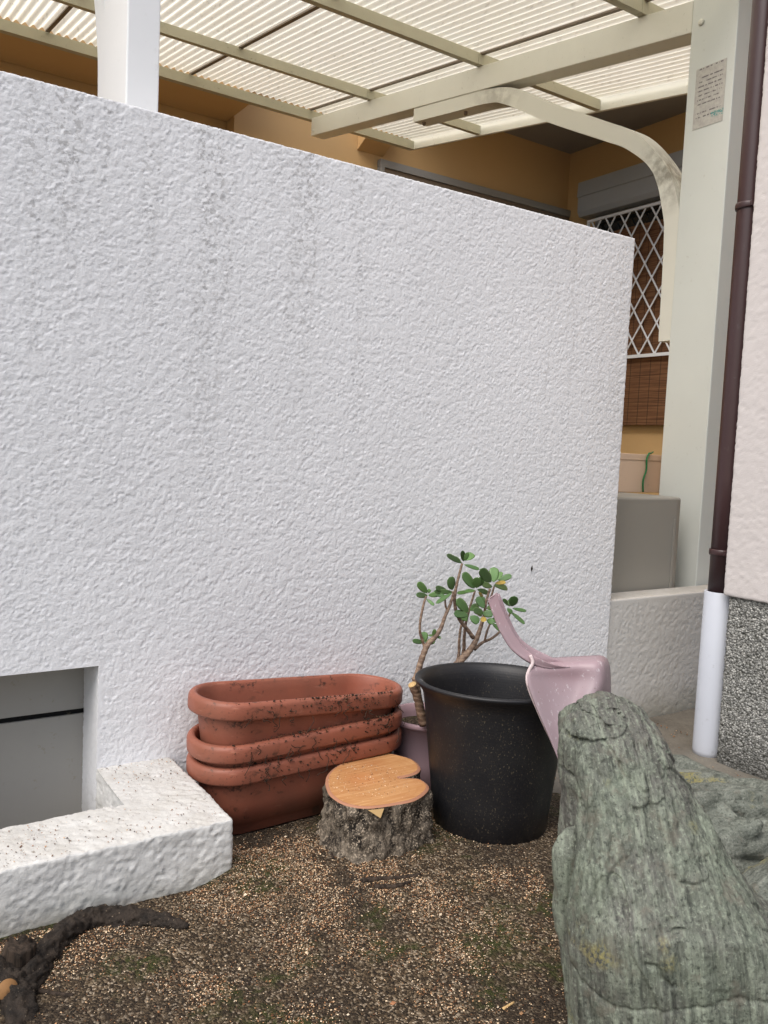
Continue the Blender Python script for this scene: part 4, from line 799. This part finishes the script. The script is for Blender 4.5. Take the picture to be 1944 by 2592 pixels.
# ------------------------------------------------------------------ rocks
rh=np.array([.8325,-.5540,0]); fh=np.array([.5540,.8325,0])
def interp_side(side,zs):
    a=np.array(side); o=np.argsort(a[:,1]); return np.interp(zs,a[o,1],a[o,0])
def big_rock():
    ztop=.6575; zs=np.concatenate([np.linspace(-.06,.6,260),.6+(ztop-.6)*np.sin(np.linspace(0,np.pi/2,46))[1:]])
    l=interp_side(DATA['ROCKL'],zs); r=interp_side(DATA['ROCKR'],zs)
    k=np.ones(5)/5; 
    for _ in range(2):
        l=np.convolve(np.pad(l,2,'edge'),k,'valid'); r=np.convolve(np.pad(r,2,'edge'),k,'valid')
    na=420; a=np.linspace(0,2*np.pi,na,endpoint=False); V=[]
    for z,x0,x1 in zip(zs,l,r):
        c=(x0+x1)/2; hw=max((x1-x0)/2,.002); hd=.5*min(hw,.14)+.10*ss(0,.12,ztop-z)
        hd=min(hd,hw*1.1)
        e_=.62; sg=np.abs(np.cos(a))**e_*np.sign(np.cos(a)); cg=np.abs(np.sin(a))**e_*np.sign(np.sin(a))
        lean=.10*(.65-z)*-1
        V.append((c+hw*sg)[:,None]*rh+(1.35+lean*.6+.08*ss(.3,.65,np.array(z))+hd*cg)[:,None]*fh+np.array([0,0,z]))
    V=np.array(V); n0=len(zs); c=V.mean(1,keepdims=True); D=V-c; D/=np.linalg.norm(D,axis=2,keepdims=True)+1e-9
    P=V.reshape(-1,3)
    S=P@rh; Q=np.stack([S+.12*P[:,2],P@fh,P[:,2]],1)      # strata run nearly upright
    h=.012*pn(Q,(7,7,2.5),60)-.007*np.abs(pn(Q,(15,15,1.6),62))+.007*fbm(Q,(40,40,5),4,61)-.0035*np.abs(fbm(Q,(60,60,4),3,66,.6))+.0035*fbm(Q,(130,130,18),3,65)+.003*pn(P,30,70)
    # ledges
    st=pn(Q,(16,16,1.3),77); h+=.005*ss(.0,.02,st)-.005*ss(.20,.215,pn(Q,(9,9,1.1),78))+.004*ss(.1,.13,pn(Q,(7,7,.5),84))
    # cracks on the face
    SZ=np.stack([S,P[:,2]],1); front=(P@fh)<1.40
    for ci,cq in enumerate(DATA['CRACKS']):
        cq=cr(np.array(cq),5); cq=cq+.0012*np.stack([np.sin(np.arange(len(cq))*2.1),np.cos(np.arange(len(cq))*1.7)],1)
        d=np.full(len(P),9.)
        for a0,b0 in zip(cq[:-1],cq[1:]):
            ab=b0-a0; t=np.clip(((SZ-a0)@ab)/(ab@ab+1e-12),0,1); d=np.minimum(d,np.linalg.norm(SZ-a0-t[:,None]*ab,axis=1))
        w=.0026
        h-=np.where(front,(.009 if ci in(0,1) else (.003 if ci==4 else .005))*np.exp(-(d/w)**2)+.002*np.exp(-(d/.012)**2),0)
    P=P+D.reshape(-1,3)*(h-.004)[:,None]
    P=P+rh*(.017*ss(.25,.62,P[:,2]))[:,None]; P[:,2]*=.976
    idx=np.arange(n0*na).reshape(n0,na); F=np.stack([idx[:-1],np.roll(idx[:-1],-1,1),np.roll(idx[1:],-1,1),idx[1:]],-1).reshape(-1,4)
    top=len(P); P=np.vstack([P,P[idx[-1]].mean(0)]); k=np.arange(na); F=np.vstack([F,np.stack([idx[-1][k],idx[-1][(k+1)%na],np.full(na,top),np.full(na,top)],1)])
    return P,F
P,F=big_rock()
rk=link('standing_rock',qmesh('standing_rock',P,F),M['rock'],label='large upright green-grey schist rock in the right foreground',cat='rock')
# side ridge hugging the left flank of the rock
rd=np.array(DATA['RIDGE']); q=cr(np.array([(p[0]+.022)*rh+1.33*fh+np.array([0,0,p[1]]) for p in rd]),10)
rr=np.interp(np.linspace(0,1,len(q)),[0,.08,.2,.5,1],[.004,.014,.022,.024,.026])
rk.location=(0,0,0); V,F=tube(q,rr,20,disp=lambda V:.5*fbm(V,(30,30,9),3,80)); link('side_ridge',qmesh('side_ridge',V,F),M['rock'],rk)
def flat_rock(name,c,L,W,H,ang,seed,label):
    nu,nv=120,60; u=np.linspace(0,2*np.pi,nu,endpoint=False); v=np.linspace(-.25*np.pi,.5*np.pi,nv)
    U,Vv=np.meshgrid(u,v,indexing='xy'); cs=lambda x:np.sign(x)*np.abs(x)**.75
    P=np.stack([cs(np.cos(U))*cs(np.cos(Vv))*L,cs(np.sin(U))*cs(np.cos(Vv))*W,np.abs(np.sin(Vv))**.7*np.sign(np.sin(Vv))*H],-1).reshape(-1,3)
    d=P/(np.linalg.norm(P,axis=1)[:,None]+1e-9)
    h=.045*pn(P,(5,8,9),seed)+.03*ss(.02,.1,pn(P,(4,12,14),seed+1))+.012*fbm(P,(16,40,40),4,seed+2)-.05*ss(.18,.3,pn(P,(6,10,7),seed+5))
    P=P+d*h[:,None]*min(1,L/.25)
    ca,sa=math.cos(ang),math.sin(ang); P=np.stack([P[:,0]*ca-P[:,1]*sa,P[:,0]*sa+P[:,1]*ca,P[:,2]],1)
    idx=np.arange(nu*nv).reshape(nv,nu); F=np.stack([idx[:-1],np.roll(idx[:-1],-1,1),np.roll(idx[1:],-1,1),idx[1:]],-1).reshape(-1,4)
    o=link(name,mesh_np(name,P,F),M['rock2'],label=label,cat='rock'); o.location=c; return o
flat_rock('low_rock',(1.98,1.33,-.02),.36,.21,.17,-.55,90,'broad low grey-green rock lying behind the upright rock')
flat_rock('low_rock',(2.26,1.63,-.01),.21,.10,.075,-.75,100,'small flat grey rock on the concrete near the downpipe foot')
flat_rock('low_rock',(1.80,.93,-.01),.22,.13,.13,.2,110,'grey rock at the right frame edge beside the upright rock')

# ------------------------------------------------------------------ rotten root, stub, sticks
q=cr(np.array(DATA['ROOT']),20)
V,F=tube(q[:,:3]-np.array([0,0,.012]),q[:,3]*.78,56,disp=lambda V:.5*fbm(V,(16,22,40),3,120)+.35*fbm(V,(45,60,110),4,121,.65)-.25*np.abs(pn(V,(18,40,60),123))); link('rotten_root',qmesh('rotten_root',V,F),M['root'],label='dark rotten root arching along the foot of the white kerb',cat='root')
q=cr(np.array([(.20,1.62,.05,.03),(.235,1.575,.055,.032),(.262,1.53,.05,.030),(.268,1.47,.04,.028),(.245,1.40,.03,.02)]),14)
V,F=tube(q[:,:3],q[:,3],40,disp=lambda V:.5*fbm(V,(30,30,40),3,126)+.3*fbm(V,(70,70,90),3,127,.65)); link('rotten_root',qmesh('rotten_root',V,F),M['root'],label='knotted black root below the broken stub in the lower left corner',cat='root')
s=np.array(DATA['STUB']); s[2][2]-=.03; s[1][2]-=.01; q=cr(np.vstack([s[0]+[0,0,-.03],s]),8)
rad=np.interp(np.linspace(0,1,len(q)),[0,.5,1],[.034,.030,.027])
def jag(V):
    return .35*pn(V,(70,70,12),130)
V,F=tube(q,rad,28,disp=jag); tops=V[:,2]>s[2][2]-.004; V[tops,2]+=.022*pn(V[tops],(90,90,1),133)
link('broken_stub',qmesh('broken_stub',V,F),M['stub'],label='short broken upright wood stub at the left edge',cat='wood')
s=np.array(DATA['CUT']); cd=np.array([.08,-.62,.35]); cd/=np.linalg.norm(cd); base=s[1]-cd*.09
ce=empty('cut_branch',tuple(base),'dark branch stump with a pale sawn end at the lower left corner','wood')
V,F=tube(np.linspace(base-cd*.05,s[1],8),np.linspace(.034,.023,8),20,disp=lambda V:.3*pn(V,40,140)); link('branch',rel(qmesh('branch',V,F),ce),M['root'],ce)
me=lathe('sawn_end',[(0,.0175),(.002,.0165),(.003,0)],20); me.transform(Matrix.Translation(Vector(s[1]))@Vector(cd).to_track_quat('Z','Y').to_matrix().to_4x4()); link('sawn_end',rel(me,ce),m_paint('old_cut',lin(140,102,62),.8,.8,(.02,.014,.01),1.0),ce)
labs=['thin dark twig on the soil at lower left','brown twig lying in front of the stump','second buried twig just before the stump','short dark root twig at the left foot of the stump','short pale stick on soil near the upright rock']
for p,lb,r_ in zip(DATA['STICKS'],labs,(.005,.007,.007,.006,.003)):
    p=np.array(p); p[:,2]=soil_z(p[:,0],p[:,1])+r_*.15; q=cr(p,6); V,F=tube(q,np.linspace(r_,r_*.6,len(q)),8,disp=lambda V:.3*pn(V,60,150))
    link('twig',qmesh('twig',V,F),M['cutend'] if 'pale' in lb else M['stub'],label=lb,cat='twig')
# dry leaf on the wall
link('dry_leaf',MB().add([(2.06,2.139,.635),(2.067,2.1385,.646),(2.063,2.139,.660),(2.057,2.1385,.648),(2.062,2.134,.648)],[(0,1,4),(1,2,4),(2,3,4),(3,0,4),(0,3,2,1)]).mesh('dry_leaf'),M['stub'],label='tiny dry brown leaf stuck on the white wall beside the dustpan',cat='leaf')

# ------------------------------------------------------------------ loose grains
def grains(name,C,S,colr,label,cat):
    N=len(C); base=np.array([(1,0,0),(-1,0,0),(0,1,0),(0,-1,0),(0,0,1),(0,0,-1)],float)
    tri=np.array([(0,2,4),(2,1,4),(1,3,4),(3,0,4),(2,0,5),(1,2,5),(3,1,5),(0,3,5)])
    ang=rng.uniform(0,6.28,(N,1)); ax_=rng.uniform(.6,1.3,(N,6,1))
    b=base[None]*ax_; x=b[...,0]*np.cos(ang)-b[...,1]*np.sin(ang); y=b[...,0]*np.sin(ang)+b[...,1]*np.cos(ang); z=b[...,2]*.7+x*rng.uniform(-.5,.5,(N,1))
    V=(np.stack([x,y,z],-1)*S[:,None,None]+C[:,None,:]).reshape(-1,3)
    F=(tri[None]+np.arange(N)[:,None,None]*6).reshape(-1,3)
    me=mesh_np(name,V,F,False); ca=me.color_attributes.new('col','FLOAT_COLOR','POINT')
    cc=np.repeat(np.c_[colr,np.ones(N)],6,0).astype(np.float32); ca.data.foreach_set('color',cc.ravel())
    return link(name,me,M['grain'],label=label,cat=cat,kind='stuff')
PAL=np.array([lin(226,202,172),lin(200,168,134),lin(170,130,96),lin(130,92,62),lin(96,64,42),lin(60,44,32),lin(208,190,168),lin(150,104,74)])
def pick(N,w): return PAL[rng.choice(len(PAL),N,p=np.array(w)/sum(w))]*rng.uniform(.7,1.15,(N,1))
N=150000; X=rng.uniform(.12,1.72,N); Y=rng.uniform(.85,2.1,N); P=np.stack([X,Y,0*X],1)
dens=ss(-.12,.30,fbm(P,4.5,4,160)+.35*np.exp(-((X-1.15)**2+(Y-1.62)**2)/.03))
mossm=fbm(P,7,2,163)
keep=(rng.random(N)<(.08+.85*dens)*(1-.75*ss(.12,.3,mossm)))&~((Y>1.70)&(X<.77))&(np.hypot(X-1.532,Y-1.694)>.14)&(np.hypot(X-1.17,Y-1.77)>.12)&~((np.abs(X-1.08)<.26)&(np.abs(Y-2.01)<.07))
# keep only what lies left of the line through camera and rock edge
keep&=(X*.8325-Y*.554)<.42
X,Y=X[keep],Y[keep]; S=.0010+.0014*rng.random(len(X))**2.4; big=rng.random(len(X))<.008; S[big]*=2.0
C=np.stack([X,Y,soil_z(X,Y)+.002*rng.random(len(X))],1)
grains('gravel',C,S,pick(len(X),[8,9,9,7,7,6,6,3])*np.array([1,.985,.94]),'pale grit and fine gravel scattered over the dark soil','gravel')
# dirt crumbs on the kerb top
N=900; X=rng.uniform(.2,.75,N); Y=rng.uniform(1.72,2.13,N); k=(Y<1.89)|(X>.58); P=np.stack([X,Y,0*X],1); k&=(rng.random(N)<.25+.9*ss(-.1,.4,pn(P,7,170))+.6*(X<.42)+.8*(Y>2.09))
X,Y=X[k],Y[k]; C=np.stack([X,Y,np.full(len(X),.1895)],1); grains('crumbs',C,.001+.0016*rng.random(len(X))**2,pick(len(X),[1,2,5,6,8,6,0,5]),'brown crumbs of dirt on top of the white kerb','dirt')
# sawdust and soil on the stump, debris on planter rims
N=260; a=rng.uniform(0,6.28,N); rr=.108*np.sqrt(rng.random(N)); X=1.165+rr*np.cos(a); Y=1.768+rr*np.sin(a)
grains('sawdust',np.stack([X,Y,np.full(N,.1822)],1),.0008+.0012*rng.random(N)**2,pick(N,[10,4,2,2,4,4,6,1]),'sawdust specks on the cut face of the stump','sawdust')
N=2400; X=rng.uniform(.83,1.325,N); lev=rng.integers(0,3,N)
P=np.stack([X,lev*1.0,0*X],1); k=rng.random(N)<.15+.9*ss(-.05,.3,pn(P,9,180))*ss(.85,1.1,X)
X=X[k];lev=lev[k]; n_=len(X)
zt=np.where(lev==0,.030+.156+.042+(X-1.082)*.0227,np.where(lev==1,.091+.156+.042+(X-1.078)*.0262,.176+.156+.042-(X-1.082)*.063))
off=rng.uniform(0,1,n_); Yp=2.012-.1195+.014*(off>.55)*rng.random(n_)-.001; zz=zt-np.where(off<=.55,.035*rng.random(n_),-.002)
Yp=np.where(off<=.55,2.012-.1205,Yp)
# fine root hairs hanging from the rims
mbV=[];mbF=[];bb=0
for k in range(46):
    lv=random.choice((0,1,2)); x=random.uniform(.86,1.36) if random.random()<.75 else random.uniform(.8,1.0)
    zt_=(.026+.152+(x-1.094)*.0227,.087+.152+(x-1.092)*.0262,.174+.152-(x-1.078)*.063)[lv]; y=2.012-.1225
    p0=np.array([x,y,zt_+random.uniform(0,.04)]); q=[p0]
    for j in range(4): q.append(q[-1]+np.array([random.uniform(-.012,.012),random.uniform(-.003,.001),random.uniform(-.014,.003)]))
    V_,F_q=tube(cr(np.array(q),4),.0009,5); mbV.append(V_); mbF.append(F_q+bb); bb+=len(V_)
link('root_hairs',qmesh('root_hairs',np.vstack(mbV),np.vstack(mbF)),M['stub'],label='fine dry root hairs stuck to the planter rims',cat='roots',kind='stuff')
N2=900; X2=rng.uniform(1.9,2.75,N2); Y2=rng.uniform(1.2,2.12,N2); k2=(rng.random(N2)<.25+.8*ss(.0,.3,pn(np.stack([X2,Y2,0*X2],1),6,190)))&(X2<2.55+.2*(Y2>1.75))
X2,Y2=X2[k2],Y2[k2]; grains('leaf_crumbs',np.stack([X2,Y2,np.full(len(X2),.009)],1),.0015+.003*rng.random(len(X2))**2.5,pick(len(X2),[1,4,6,6,6,4,0,6]),'dry leaf crumbs on the concrete by the downpipe','litter')
grains('debris',np.stack([X,Yp,zz],1),.0010+.0034*rng.random(n_)**3,pick(n_,[0,0,0,1,3,9,0,1])*.5,'dark soil crumbs clinging to the planter rims','dirt')
